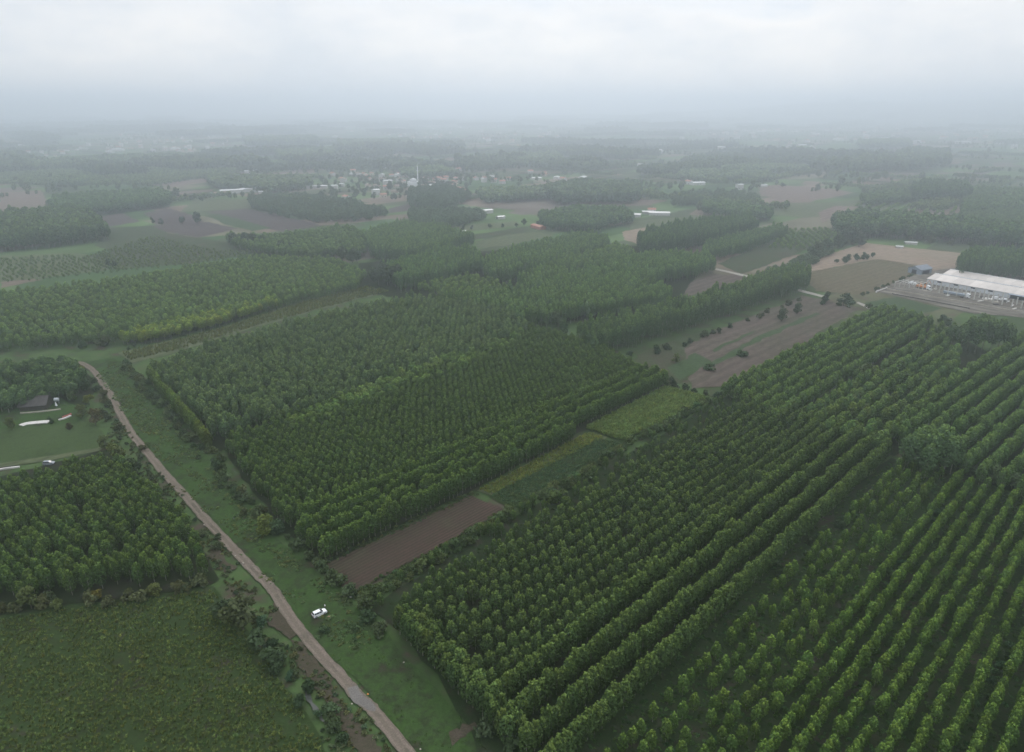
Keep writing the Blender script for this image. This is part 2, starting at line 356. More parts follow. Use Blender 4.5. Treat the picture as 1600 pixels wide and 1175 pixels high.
    S('grove_floor', [(-80, 590), (0, 575), (130, 570), (150, 610), (130, 640), (90, 620), (0, 640), (-80, 655)], M_FLOOR)
    # right of the track
    S('grass_verge', [(132, 566), (192, 556), (215, 590), (300, 690), (370, 770), (440, 850), (520, 920), (560, 950), (610, 1000), (650, 1050), (760, 1150), (860, 1260), (700, 1260), (618, 1140), (500, 1010), (430, 930), (318, 810), (240, 722), (180, 635), (150, 585)], M_GRASS, 0.9)
    S('plantation_floor', [(560, 412), (700, 398), (900, 380), (1000, 385), (1110, 402), (1060, 470), (960, 500), (800, 505), (640, 470), (560, 455)], M_FLOOR)  # floor laid dark so the gaps between these strips read as shade
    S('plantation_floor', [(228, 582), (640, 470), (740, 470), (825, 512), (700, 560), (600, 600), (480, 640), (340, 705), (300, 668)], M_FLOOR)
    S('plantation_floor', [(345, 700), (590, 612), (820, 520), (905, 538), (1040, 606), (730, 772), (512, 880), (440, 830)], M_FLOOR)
    S('ploughed_field', [(508, 884), (735, 775), (790, 799), (545, 931)], M_PLOUGH, 0.12)
    S('pale_weed_strip', [(745, 768), (920, 676), (950, 684), (770, 778)], M_PALEG, 0.4)
    S('bean_field', [(765, 777), (925, 684), (975, 692), (800, 796)], M_WEED, 0.4)
    S('maize_field', [(912, 671), (1040, 604), (1115, 626), (972, 692)], M_WEED, 0.4)
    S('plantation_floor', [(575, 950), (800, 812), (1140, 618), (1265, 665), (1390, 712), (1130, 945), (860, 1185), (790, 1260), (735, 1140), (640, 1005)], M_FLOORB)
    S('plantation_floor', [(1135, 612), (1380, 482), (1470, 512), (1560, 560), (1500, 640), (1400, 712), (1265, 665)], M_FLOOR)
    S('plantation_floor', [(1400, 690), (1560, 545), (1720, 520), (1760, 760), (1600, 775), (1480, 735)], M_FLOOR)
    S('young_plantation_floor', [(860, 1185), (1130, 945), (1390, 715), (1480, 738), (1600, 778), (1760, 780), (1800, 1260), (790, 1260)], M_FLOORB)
    S('building_lot', [(1366, 456), (1402, 440), (1445, 425), (1500, 418), (1700, 445), (1760, 520), (1600, 497), (1520, 490)], M_LOT, 0.4)
    S('mud_patch', [(438, 930), (452, 970), (470, 985), (452, 1000), (420, 975), (425, 955)], M_BARE, 0.4)
    S('mud_patch', [(455, 1000), (480, 1015), (520, 1070), (545, 1120), (600, 1175), (560, 1180), (515, 1110), (462, 1030)], M_BARE, 0.5)
    S('mud_patch', [(330, 850), (350, 868), (366, 890), (348, 895), (325, 866)], M_BARE, 0.4)
    S('mud_patch', [(700, 1145), (740, 1130), (748, 1136), (712, 1160)], M_BARE, 0.3)
fields()
def far_strips():
    mats = (M_PALEG, M_OLIVE, M_GREEN, M_SCRUB, M_PINK, M_MEADOW, M_PALEG)
    for k in range(150):
        rr = 1150 + 2900 * NR.random(); th = NR.uniform(-0.66, 0.66); c = np.array([math.sin(th) * rr, math.cos(th) * rr])
        px_, py_, _ = project(np.array([[c[0], c[1], 0.0]])); q_ = np.array([[px_[0], py_[0]]])
        if any(inside(q_, f_)[0] for f_ in FIELD_PIX) or py_[0] > 315: continue
        L_, W_ = NR.uniform(90, 330) / 2, NR.uniform(16, 48) / 2; az = R(44 + (90 if NR.random() < .4 else 0) + NR.normal(0, 6))
        u = np.array([math.sin(az), math.cos(az)]); v = np.array([u[1], -u[0]])
        sheet('field_strip', [tuple(c + u * a + v * b) for a, b in ((-L_, -W_), (L_, -W_), (L_, W_), (-L_, W_))], mats[int(NR.integers(0, 7))], 0.8, 30, z=0.5 + 0.012 * k)
far_strips()

TRACK = [(700, 1245), (635, 1175), (584, 1112), (560, 1090), (533, 1059), (487, 1008), (448.5, 957), (425, 921), (402, 898), (380, 875), (350, 843), (319, 810), (288, 774), (260, 744), (230, 708), (207, 680), (189, 649), (179, 628), (170, 613), (158, 596), (148, 582), (137, 573), (122, 567), (90, 566)]
def smooth(P, per=8):
    P = [np.array(p) for p in P]; out = []
    for i in range(len(P) - 1):
        p0, p1, p2, p3 = P[max(i - 1, 0)], P[i], P[i + 1], P[min(i + 2, len(P) - 1)]
        for j in range(per):
            t = j / per
            out.append(0.5 * ((2 * p1) + (-p0 + p2) * t + (2 * p0 - 5 * p1 + 4 * p2 - p3) * t * t + (-p0 + 3 * p1 - 3 * p2 + p3) * t ** 3))
    out.append(P[-1]); return np.array(out)
def ribbon(name, line, off, w, mat, jit, parent=None):
    d = np.gradient(line, axis=0); d /= np.linalg.norm(d, axis=1)[:, None]
    nrm = np.stack([d[:, 1], -d[:, 0]], 1); n = len(line)
    Z[0] += 0.006
    o_ = off + NR.normal(0, jit * 0.4, n)
    a = line + nrm * (o_ - w / 2 + NR.normal(0, jit, n))[:, None]; b = line + nrm * (o_ + w / 2 + NR.normal(0, jit, n))[:, None]
    v = [(x, y, Z[0]) for x, y in a] + [(x, y, Z[0]) for x, y in b]
    me = bpy.data.meshes.new(name); me.from_pydata(v, [], [(i, i + 1, n + i + 1, n + i) for i in range(n - 1)]); me.materials.append(mat)
    me.flip_normals() if me.polygons[0].normal.z < 0 else None
    return link(name, me, parent)
TL = smooth([at(*p) for p in TRACK], 10)
trk = tag(ribbon('dirt_track', TL, 0, 3.05, M_TRACK, 0.10), kind='structure')
for s in (-0.85, 0.8): ribbon('wheel_rut', TL, s, 0.62, M_RUT, 0.10, trk)
sheet('gravel_patch', poly_at([(541, 1075), (556, 1074), (590, 1105), (585, 1116), (572, 1114), (548, 1092)]), M_GRAVEL, 0.3, 2.0)

# ------------------------------------------------------------------ plants
def leaf_quads(rng, centers, radii, n, size, outward=0.6, hang=0.0, shell=0.55, fresh=None):
    """leaf clumps: small kite shaped faces spread through the ellipsoids given by centres and radii"""
    centers, radii = np.array(centers, float), np.array(radii, float)
    w = np.prod(radii, axis=1) ** (2 / 3); w /= w.sum()
    k = rng.choice(len(centers), n, p=w)
    d = rng.normal(size=(n, 3)); d /= np.linalg.norm(d, axis=1)[:, None]
    r = shell + (1 - shell) * rng.random(n) ** 0.6
    p = centers[k] + d * radii[k] * r[:, None]
    nrm = d * outward + rng.normal(size=(n, 3)) * 0.45 + np.array([0, 0, 0.25])
    nrm /= np.linalg.norm(nrm, axis=1)[:, None]
    t = np.cross(nrm, rng.normal(size=(n, 3))); t /= np.linalg.norm(t, axis=1)[:, None]
    b = np.cross(nrm, t); s = size * (0.6 + 0.8 * rng.random(n))[:, None]
    q = np.stack([p - t * s * 0.55, p + b * s * 0.42 - nrm * s * 0.12, p + t * s * 0.62, p - b * s * 0.42 - nrm * s * 0.12], 1)
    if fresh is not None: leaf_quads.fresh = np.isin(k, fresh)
    return q.reshape(-1, 3)
def quads_mesh(name, V, mat, fresh=None):
    me = bpy.data.meshes.new(name); n = len(V) // 4
    me.from_pydata(V.tolist(), [], np.arange(4 * n).reshape(n, 4).tolist()); me.materials.append(mat)
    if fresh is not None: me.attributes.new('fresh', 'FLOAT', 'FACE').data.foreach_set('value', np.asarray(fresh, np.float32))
    return me
def trunk_geo(h, r, rng, limbs=4, top=0.6):
    V, F = [], []
    def tube(a, b, r0, r1, sides=6):
        a, b = np.array(a, float), np.array(b, float); d = (b - a) / np.linalg.norm(b - a)
        u = np.cross(d, [0.31, 0.95, 0.1]); u /= np.linalg.norm(u); w = np.cross(d, u); s = len(V)
        for c, rr in ((a, r0), ((a + b) / 2 + rng.normal(0, 0.02 * h * 0.3, 3), (r0 + r1) / 2), (b, r1)):
            for i in range(sides):
                th = 2 * math.pi * i / sides; V.append(tuple(c + (u * math.cos(th) + w * math.sin(th)) * rr))
        for j in range(2):
            for i in range(sides): F.append((s + j * sides + i, s + j * sides + (i + 1) % sides, s + (j + 1) * sides + (i + 1) % sides, s + (j + 1) * sides + i))
    tube((0, 0, -0.1), (0, 0, h * top), r, r * 0.45)
    for i in range(limbs):
        th = rng.random() * 6.28; z = h * (0.28 + 0.3 * rng.random()); L = h * (0.16 + 0.1 * rng.random())
        tube((0, 0, z), (math.cos(th) * L * 0.6, math.sin(th) * L * 0.6, z + L), r * 0.4, r * 0.12, 4)
    return V, F
def trunk_mesh(name, h, r, rng, mat, limbs=4, top=0.6):
    V, F = trunk_geo(h, r, rng, limbs, top)
    me = bpy.data.meshes.new(name); me.from_pydata(V, [], F); me.materials.append(mat); return me
def joined(name, crown, trunk):
    """one mesh of crown and trunk, for the trees of a mass"""
    vc = np.array([v.co for v in crown.vertices]); me = bpy.data.meshes.new(name)
    F = [tuple(p.vertices) for p in crown.polygons]; nc = len(F)
    V = vc.tolist()
    if trunk:
        V += [tuple(v.co) for v in trunk.vertices]; F += [tuple(i + len(vc) for i in p.vertices) for p in trunk.polygons]
    me.from_pydata(V, [], F); me.materials.append(crown.materials[0])
    if trunk:
        me.materials.append(trunk.materials[0])
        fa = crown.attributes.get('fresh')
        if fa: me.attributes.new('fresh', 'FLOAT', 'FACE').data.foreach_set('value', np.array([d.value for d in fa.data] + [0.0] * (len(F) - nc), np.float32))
        me.polygons.foreach_set('material_index', [0] * nc + [1] * (len(F) - nc))
    return me

class Kind:
    def __init__(self, name): self.name, self.crowns, self.trunks, self.joins = name, [], [], []
    def add(self, crown, trunk):
        self.crowns.append(crown); self.trunks.append(trunk); self.joins.append(joined(self.name + '_tree', crown, trunk))

def poplar_kind(name, n_var, h, r, base, n, size, mat, tr, shoots=7):
    K = Kind(name)
    for s in range(n_var):
        rng = np.random.default_rng(100 + s + len(name))
        zc = base + (h - base) * 0.47
        C, RR = [(0, 0, zc)], [(r, r, (h - base) * 0.44)]
        C.append((0, 0, base + (h - base) * 0.66)); RR.append((r * 0.8, r * 0.8, (h - base) * 0.24))
        for i in range(shoots):
            th = 2 * math.pi * i / shoots + rng.random(); d = r * (0.2 + 0.55 * rng.random())
            zt = h * (0.88 + 0.08 * rng.random()) - 0.22 * h * d / r
            C.append((math.cos(th) * d, math.sin(th) * d, zt)); RR.append((r * 0.17, r * 0.17, h * 0.12))
        C.append((rng.normal() * 0.1, rng.normal() * 0.1, h * 0.88)); RR.append((r * 0.24, r * 0.24, h * 0.12))
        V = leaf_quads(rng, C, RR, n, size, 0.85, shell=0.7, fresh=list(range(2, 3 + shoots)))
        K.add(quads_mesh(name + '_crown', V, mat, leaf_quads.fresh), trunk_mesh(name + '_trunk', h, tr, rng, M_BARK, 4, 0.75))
    return K
def broad_kind(name, n_var, h, r, base, n, size, mat, tr, lobes=10, bark=None):
    K = Kind(name)
    for s in range(n_var):
        rng = np.random.default_rng(300 + s + len(name))
        C, RR = [], []
        for i in range(lobes):
            th = rng.random() * 6.28; d = r * 0.68 * math.sqrt(rng.random()); zf = rng.random()
            lim = math.sqrt(max(0.15, 1 - (2 * zf - 0.9) ** 2))
            lr = r * (0.32 + 0.2 * rng.random())
            C.append((math.cos(th) * d * lim * 1.1, math.sin(th) * d * lim * 1.1, base + lr * 0.7 + (h - base - lr * 1.5) * zf)); RR.append((lr, lr, lr * 0.85))
        V = leaf_quads(rng, C, RR, n, size)
        K.add(quads_mesh(name + '_crown', V, mat), trunk_mesh(name + '_trunk', h, tr, rng, bark or M_BARKD, 5, 0.6) if tr else None)
    return K
def tuft_kind(name, n_var, h, r, n, width, mat, spread=0.7):
    """a plant of upright leaves: long kites rising from the foot and bending out"""
    K = Kind(name)
    for s in range(n_var):
        rng = np.random.default_rng(500 + s + len(name)); V = []
        for i in range(n):
            th = rng.random() * 6.28; d = r * math.sqrt(rng.random()); b = np.array([math.cos(th) * d, math.sin(th) * d, h * 0.35 * rng.random()])
            th += rng.normal() * 0.8; out = np.array([math.cos(th), math.sin(th), 0]); side = np.array([-math.sin(th), math.cos(th), 0])
            L = h * (0.5 + 0.5 * rng.random()); sp = spread * rng.random()
            m = b + out * L * sp * 0.45 + np.array([0, 0, L * 0.6]); e = b + out * L * sp * 1.1 + np.array([0, 0, L * (0.95 - 0.45 * sp)])
            w = width * (0.6 + 0.8 * rng.random())
            V += [b, m + side * w, e, m - side * w]
        K.add(quads_mesh(name + '_leaves', np.array(V), mat), None)
    return K

K_POP = poplar_kind('poplar', 6, 10.0, 2.0, 2.3, 620, 0.52, M_POP, 0.13, 9)
K_POPN = poplar_kind('slim_poplar', 7, 8.6, 1.75, 1.0, 620, 0.45, M_POP, 0.11, 10)
K_YOUNG = poplar_kind('young_poplar', 6, 5.8, 1.18, 0.7, 380, 0.38, M_POP, 0.07, 7)
K_WOOD = poplar_kind('tall_poplar', 5, 18.0, 3.0, 4.0, 190, 1.7, M_POP, 0.2, 6)
K_TALL = poplar_kind('tall_feathery_poplar', 4, 18.0, 3.6, 4.5, 1100, 0.8, M_POP, 0.2, 9)
K_FAR = poplar_kind('far_tree', 3, 16.0, 4.2, 2.0, 70, 3.4, M_BROAD, 0.25, 3)
K_BROAD = broad_kind('broadleaf', 5, 9.0, 3.6, 1.2, 620, 0.85, M_BROAD, 0.22, 14)
K_BUSH = broad_kind('bush', 5, 3.2, 2.0, 0.0, 330, 0.55, M_BROAD, 0, 9)
K_WEED = tuft_kind('weed', 4, 0.8, 0.55, 26, 0.09, M_CROP)
K_BRAMBLE = broad_kind('bramble', 4, 1.1, 1.1, 0.0, 90, 0.4, M_BROAD, 0, 6)
K_MAIZE = tuft_kind('maize', 4, 2.1, 0.35, 24, 0.13, M_CROP, 0.8)
K_BEAN = broad_kind('bean', 3, 1.0, 0.7, 0.0, 60, 0.36, M_BROAD, 0, 5)

_groups = {}
def scatter_group(K):
    """geometry nodes: one of the kind's plants on every vertex, turned and scaled by the vertex's own values"""
    if K.name in _groups: return _groups[K.name]
    ng = bpy.data.node_groups.new('plants_' + K.name, 'GeometryNodeTree')
    ng.interface.new_socket('Geometry', in_out='INPUT', socket_type='NodeSocketGeometry'); ng.interface.new_socket('Geometry', in_out='OUTPUT', socket_type='NodeSocketGeometry')
    N, L = ng.nodes, ng.links
    gi, go = N.new('NodeGroupInput'), N.new('NodeGroupOutput')
    join = N.new('GeometryNodeJoinGeometry')
    for me in reversed(K.joins):
        src = bpy.data.objects.new(K.name + '_source', me)
        oi = N.new('GeometryNodeObjectInfo'); oi.inputs['Object'].default_value = src
        g2 = N.new('GeometryNodeGeometryToInstance'); L.new(oi.outputs['Geometry'], g2.inputs[0]); L.new(g2.outputs[0], join.inputs[0])
    iop = N.new('GeometryNodeInstanceOnPoints'); iop.inputs['Pick Instance'].default_value = True
    L.new(gi.outputs[0], iop.inputs['Points']); L.new(join.outputs[0], iop.inputs['Instance'])
    def attr(n, t):
        a = N.new('GeometryNodeInputNamedAttribute'); a.data_type = t; a.inputs['Name'].default_value = n
        return [o for o in a.outputs if o.enabled and o.name == 'Attribute'][0]
    L.new(attr('pick', 'INT'), iop.inputs['Instance Index'])
    cx = N.new('ShaderNodeCombineXYZ'); L.new(attr('rotz', 'FLOAT'), cx.inputs[2])
    er = N.new('FunctionNodeEulerToRotation'); L.new(cx.outputs[0], er.inputs[0]); L.new(er.outputs[0], iop.inputs['Rotation'])
    L.new(attr('scl', 'FLOAT_VECTOR'), iop.inputs['Scale'])
    L.new(iop.outputs[0], go.inputs[0])
    _groups[K.name] = ng
    return ng
def scatter(name, K, P, scl, tint, label, cat, parent=None):
    n = len(P)
    if n == 0: return None
    P = np.asarray(P, float)
    if P.shape[1] == 2: P = np.concatenate([P, np.zeros((n, 1))], 1)
    me = bpy.data.meshes.new(name); me.vertices.add(n); me.vertices.foreach_set('co', P.astype(np.float32).ravel())
    def put(nm, typ, arr, key='value'): a = me.attributes.new(nm, typ, 'POINT'); a.data.foreach_set(key, np.ascontiguousarray(arr).ravel())
    put('pick', 'INT', NR.integers(0, len(K.joins), n).astype(np.int32)); put('rotz', 'FLOAT', (NR.random(n) * 6.283).astype(np.float32))
    scl = np.asarray(scl, float); scl = np.stack([scl, scl, scl * (0.92 + 0.16 * NR.random(n))], 1) if scl.ndim == 1 else scl
    put('scl', 'FLOAT_VECTOR', scl.astype(np.float32), 'vector'); put('tint', 'FLOAT_VECTOR', np.asarray(tint).astype(np.float32), 'vector')
    o = link(name, me, parent); m = o.modifiers.new('plants', 'NODES'); m.node_group = scatter_group(K)
    tag(o, label, cat, None, 'stuff')
    return o
def tints(n, base=(1, 1, 1), val=0.16, hue=0.14):
    hue, val = hue * 0.42, val * 0.8
    v = np.exp(NR.normal(0, val, n)); h = NR.normal(0, hue, n)
    t = np.stack([base[0] * v * np.exp(h), base[1] * v, base[2] * v * np.exp(-h * 0.6)], 1)
    return t
cnt = {}
def plant(name, K, xy, s, tint, label, cat, group=None, z=0.0, idx=None):
    """one plant of its own: an Empty at its foot with trunk and crown, or a single leafy mesh for a bush"""
    i = int(NR.integers(0, len(K.crowns))) if idx is None else idx
    rz = float(NR.random() * 6.28); s3 = (s, s, s * float(0.92 + 0.16 * NR.random())) if isinstance(s, (int, float)) else s
    if K.trunks[i] is None:
        o = link(name, K.crowns[i], None, (xy[0], xy[1], z), rz, s3); o['tint'] = [float(c) for c in tint]
        return tag(o, label, cat, group)
    e = empty(name, (xy[0], xy[1], z), rz, s3); tag(e, label, cat, group)
    c = link('crown', K.crowns[i], e); c['tint'] = [float(x) for x in tint]
    link('trunk', K.trunks[i], e)
    return e

def grid(poly, az, du, dv, stagger=0.0, jit=0.35, drop=0.04, margin=130, off=0.0):
    """planting positions in rows along an azimuth inside a polygon: points, row numbers, positions in the row"""
    u = np.array([math.sin(R(az)), math.cos(R(az))]); v = np.array([math.cos(R(az)), -math.sin(R(az))])
    Q = np.array(poly); U, V_ = Q @ u, Q @ v
    rows = np.arange(math.ceil((V_.min() - off) / dv), math.floor((V_.max() - off) / dv) + 1); ks = np.arange(math.ceil(U.min() / du), math.floor(U.max() / du) + 1)
    A, B = np.meshgrid(rows, ks, indexing='ij'); A, B = A.ravel(), B.ravel()
    P = np.outer((B + stagger * (A % 2)) * du, u) + np.outer(A * dv + off, v) + NR.normal(0, jit, (len(A), 2)) * np.array([1, 1])
    ok = inside(P, poly) & (NR.random(len(P)) > drop)
    x, y, d = project(np.concatenate([P, np.full((len(P), 1), 4.0)], 1))
    ok &= (x > -margin) & (x < 1600 + margin) & (y < 1175 + margin) & (d > 20)
    return P[ok], A[ok], B[ok]

# --- plantation plots near by: (points, rows) gathered first, the nearest 300 of each kind become trees of their own
near, young = [], []
# every block is ruled by the same rows: v counts metres across them, u along them (v grows towards the camera's right)
UV_U = np.array([math.sin(R(ROW)), math.cos(R(ROW))]); UV_V = np.array([UV_U[1], -UV_U[0]])
def clip_v(poly, v0, v1):
    """the part of a polygon between two rows"""
    out = [np.array(p) for p in poly]
    for sgn, lim in ((1, v0), (-1, -v1)):
        res = []
        for i in range(len(out)):
            p, q = out[i], out[(i + 1) % len(out)]; a_, b_ = sgn * (p @ UV_V) - lim, sgn * (q @ UV_V) - lim
            if a_ >= 0: res.append(p)
            if a_ * b_ < 0: res.append(p + (q - p) * a_ / (a_ - b_))
        out = res
    return [tuple(p) for p in out]
def plot(store, name, key, K, base_poly, v0, v1, du, dv, h_scale, tint, label, stagger=0.0, jit=0.13, drop=0.012, val=0.09, hue=0.05, az=ROW, anchor=None):
    poly = poly_at(base_poly)
    if v0 is not None: poly = clip_v(poly, v0, v1)
    P, A, B = grid(poly, az, du, dv, stagger, jit, drop, off=(anchor % dv) if anchor is not None else 0.0)
    n = len(P); store.append(dict(name=name, key=key, K=K, P=P, A=A, B=B, s=h_scale * np.exp(NR.normal(0, 0.10 if K is K_YOUNG else 0.06, n)), t=tints(n, tint, val, hue), label=label))
BLOCK_A = [(640, 990), (700, 1062), (752, 1118), (775, 1140), (815, 1185), (850, 1260), (1400, 715), (1265, 660), (1140, 622), (800, 790), (560, 930)]
plot(near, 'poplar_plantation', 'A', K_POPN, BLOCK_A, -132.5, -93.5, 4.0, 4.62, 1.0, (1, 1, 1), 'dark green poplars in a square pattern filling the block beside the ploughed field', anchor=-95.5)
plot(near, 'poplar_plantation', 'S', K_POPN, BLOCK_A, -146, -133.5, 3.6, 4.3, 0.62, (1, 1.05, 0.95), 'few smaller poplars on the bare strip inside the hedge', anchor=-136.5, drop=0.5, jit=0.7)
plot(near, 'poplar_plantation', 'D', K_POPN, BLOCK_A, -94.5, -68.5, 2.5, 6.7, 1.08, (1.0, 1.02, 0.95), 'dense unbroken rows of poplars along the edge of the young plantation', anchor=-71.3, jit=0.2)
BLOCK_C = [(352, 703), (470, 655), (600, 608), (820, 520), (905, 540), (1040, 604), (742, 778), (512, 890), (460, 840), (400, 775)]
plot(near, 'poplar_plantation', 'C', K_POPN, BLOCK_C, -400, -193, 3.6, 4.35, 0.96, (1.0, 1.06, 0.95), 'mid green poplars in a square pattern left of the ploughed field', anchor=-194.6)
plot(near, 'poplar_plantation', 'E', K_POPN, BLOCK_C, -192, -169.5, 2.1, 6.5, 1.08, (1.0, 1.08, 0.92), 'four dense poplar rows along the upper side of the ploughed field', anchor=-170.6, jit=0.2)
plot(near, 'poplar_plantation', 'L', K_POPN, [(-90, 795), (0, 773), (172, 732), (200, 738), (300, 838), (338, 895), (320, 906), (0, 948), (-90, 965)], None, None, 3.7, 4.0, 0.98, (0.98, 1.04, 0.9), 'close planted poplars between the farm path and the weedy field', 0.5, 0.35, 0.03, 0.12, 0.08, az=62)
# B: young light green trees at the lower right, irregular on the left and in clear rows on the right
plot(young, 'young_poplar_plantation', 'B', K_YOUNG, [(800, 1262), (1400, 722), (1480, 744), (1400, 860), (1290, 985), (1180, 1160), (1160, 1262)], -66.5, 50, 3.9, 4.4, 1.05, (1.15, 1.22, 0.9), 'young light green poplars with gaps, lower right', 0.5, 0.5, 0.15, 0.14, 0.08, anchor=-64)
plot(young, 'young_poplar_plantation', 'R', K_YOUNG, [(1480, 748), (1600, 788), (1760, 800), (1760, 1255), (1160, 1262), (1180, 1160), (1290, 985), (1400, 860)], None, None, 2.15, 4.45, 1.0, (1.2, 1.3, 0.9), 'young light green poplars in straight rows, lower right', 0.0, 0.2, 0.09, 0.14, 0.08, anchor=-50)

def single_out(store, limit, name, kind_name, cat, group, text):
    alld = []
    for g in store:
        x, y, d = project(np.concatenate([g['P'], np.full((len(g['P']), 1), 5.0)], 1))
        vis = (x > 3) & (x < 1597) & (y > 3) & (y < 1172)
        r = np.hypot(np.hypot(g['P'][:, 0], g['P'][:, 1]), CAM_H) / g['s']
        g['x'], g['y'], g['vis'] = x, y, vis
        for i in np.where(vis)[0]: alld.append((r[i], id(g), i))
    alld.sort(); take = {}
    for _, g, i in alld[:limit]: take.setdefault(g, set()).add(int(i))
    for g in store:
        sel = take.get(id(g), set()); keep = np.array([i not in sel for i in range(len(g['P']))], bool)
        for row in sorted(set(g['A'])):
            m = [i for i in np.where((g['A'] == row) & g['vis'])[0]]
            m.sort(key=lambda i: g['B'][i])
            for q, i in enumerate(m):
                if int(i) in sel:
                    rr = len([r for r in set(g['A'][g['vis']]) if r < row]) + 1
                    plant(name, g['K'], g['P'][i], float(g['s'][i]), g['t'][i], text(g, rr, q + 1, len(set(g['A'][g['vis']])), len(m)), cat, group)
        scatter(g['name'], g['K'], g['P'][keep], g['s'][keep], g['t'][keep], g['label'], 'plantation')
def text_near(g, r, q, nr, nq):
    k = g['key']
    if k == 'S': return 'small poplar on the bare strip inside the hedge, %s line, %s from the verge' % (nth(r), nth(q))
    if k == 'A': return 'poplar in row %s from the ploughed field hedge, %s tree from the grass verge' % (nth(r), nth(q))
    if k == 'D': return 'poplar in the %s closed row, %s tree from the near end beside young plantation' % (nth(r), nth(q))
    if k == 'C': return 'poplar left of the ploughed field, %s oblique row, %s tree from verge' % (nth(r), nth(q))
    if k == 'E': return 'poplar in the %s dense row above the ploughed field, %s from verge' % (nth(r), nth(q))
    return 'poplar in the block left of the track, row %s from path, %s from left' % (nth(r), nth(q))
def text_young(g, r, q, nr, nq):
    if g['key'] == 'B': return 'young poplar in gappy stand, row %s from tall rows, %s up from photo edge' % (nth(r), nth(q))
    return 'young poplar in straight rows, row %s from gappy stand, %s up from photo edge' % (nth(r), nth(q))
single_out(near, 300, 'poplar_tree', 'poplar', 'tree', 'poplars of the near plantation', text_near)
single_out(young, 300, 'young_poplar_tree', 'young poplar', 'young tree', 'young poplars of the lower right plantation', text_young)

# --- the outermost row of block A along the verge, pale trunks showing
edge = [(608, 985), (640, 1010), (690, 1062), (735, 1110), (772, 1150), (800, 1182)]
EL = smooth([at(*p) for p in edge], 14); seg = np.concatenate([[0], np.cumsum(np.linalg.norm(np.diff(EL, axis=0), axis=1))])
q = 0
for d in np.arange(2.0, seg[-1], 1.35):
    q += 1; w_ = 0.6 + 2.2 * (q % 2)
    p = (np.interp(d, seg, EL[:, 0]) + w_ + NR.normal(0, 0.25), np.interp(d, seg, EL[:, 1]) + 0.6 * w_ + NR.normal(0, 0.25))
    plant('verge_poplar', K_POPN, p, float(0.95 + 0.25 * NR.random()), tints(1, (0.95, 0.97, 0.95))[0], 'slim poplar with pale trunk along the grass verge, %s from the hedge corner' % nth(q), 'tree', 'edge poplars along the grass verge')
# the single row beside the verge left of block C1
EL = smooth([at(*p) for p in [(236, 597), (262, 628), (300, 672), (330, 706)]], 14); seg = np.concatenate([[0], np.cumsum(np.linalg.norm(np.diff(EL, axis=0), axis=1))])
q = 0
for d in np.arange(1.0, seg[-1], 3.0):
    p = (np.interp(d, seg, EL[:, 0]) + NR.normal(0, 0.3), np.interp(d, seg, EL[:, 1]) + NR.normal(0, 0.3)); q += 1
    plant('edge_poplar', K_POPN, p, float(0.95 + 0.2 * NR.random()), tints(1, (1.15, 1.15, 0.85))[0], 'yellowish poplar in the lone row beside the verge, %s from its far end' % nth(q), 'tree', 'lone row of poplars left of the dark plantation')

# --- woods and plantations farther off: the polygon follows the canopy, one mass each
SU = 0
def wood(name, canopy, h, tint, label, K=None, du=5.0, dv=6.0, az=ROW, stagger=0.5, val=0.14, hue=0.10, drop=0.05, jit=0.7, base=False, wide=None):
    if K is None and name == 'poplar_plantation' and np.linalg.norm(np.mean(poly_at(canopy), axis=0)) < 1000:
        K, du, dv, stagger, jit, wide, tint = K_POPN, 4.2, 4.4, 0.0, 0.35, 1.85, tuple(1.15 * np.array(tint))
    K = K or K_WOOD; href = {'tall_poplar': 18.0, 'poplar': 10.0, 'young_poplar': 5.8, 'slim_poplar': 8.6, 'far_tree': 16.0, 'broadleaf': 9.0}[K.name]
    P, A, B = grid(poly_at(canopy, 0 if base else h * 0.85), az, du, dv, stagger, jit, drop, 90)
    s = h / href; n = len(P)
    sx = s * np.exp(NR.normal(0, 0.09, n))
    wide = wide / ({'tall_poplar': 3.0, 'poplar': 2.0, 'young_poplar': 1.18, 'slim_poplar': 1.62, 'far_tree': 4.2, 'broadleaf': 3.6}[K.name]) if wide else min(max(math.sqrt(du * dv) * 0.62 / ({'tall_poplar': 3.0, 'poplar': 2.0, 'young_poplar': 1.18, 'slim_poplar': 1.62, 'far_tree': 4.2, 'broadleaf': 3.6}[K.name]), s * 0.6), s * 1.4)
    scl = np.stack([np.full(n, wide) * np.exp(NR.normal(0, 0.08, n)), np.full(n, wide) * np.exp(NR.normal(0, 0.08, n)), sx], 1)
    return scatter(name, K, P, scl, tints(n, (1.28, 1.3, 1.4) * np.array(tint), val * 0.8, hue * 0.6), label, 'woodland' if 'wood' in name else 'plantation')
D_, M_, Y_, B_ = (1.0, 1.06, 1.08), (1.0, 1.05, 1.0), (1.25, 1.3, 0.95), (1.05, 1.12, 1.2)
wood('poplar_plantation', [(230, 566), (320, 537), (480, 492), (640, 459), (742, 463), (822, 497), (826, 508), (700, 556), (600, 586), (480, 626), (335, 668), (300, 632)], 11, (1.08, 1.05, 1.2), 'dark mature plantation behind the verge, left of centre', K_POPN, 4.2, 4.4, jit=0.3, stagger=0, wide=1.8)
wood('poplar_plantation', [(440, 650), (600, 586), (700, 556), (815, 515), (822, 522), (720, 572), (600, 612), (470, 662)], 9, (1.1, 1.12, 0.9), 'narrow strip of paler poplars between the two central plantations', K_POP, 4.0, 4.6, jit=0.5, drop=0.3, hue=0.2)
wood('poplar_plantation', [(-60, 462), (0, 452), (150, 437), (300, 414), (400, 398), (520, 400), (572, 424), (560, 440), (430, 470), (250, 512), (180, 520), (90, 525), (-60, 540)], 8, (1.2, 1.22, 1.05), 'broad plantation across the left middle distance', K_POPN, 4.6, 4.8, val=0.2, hue=0.13, stagger=0, wide=1.9)
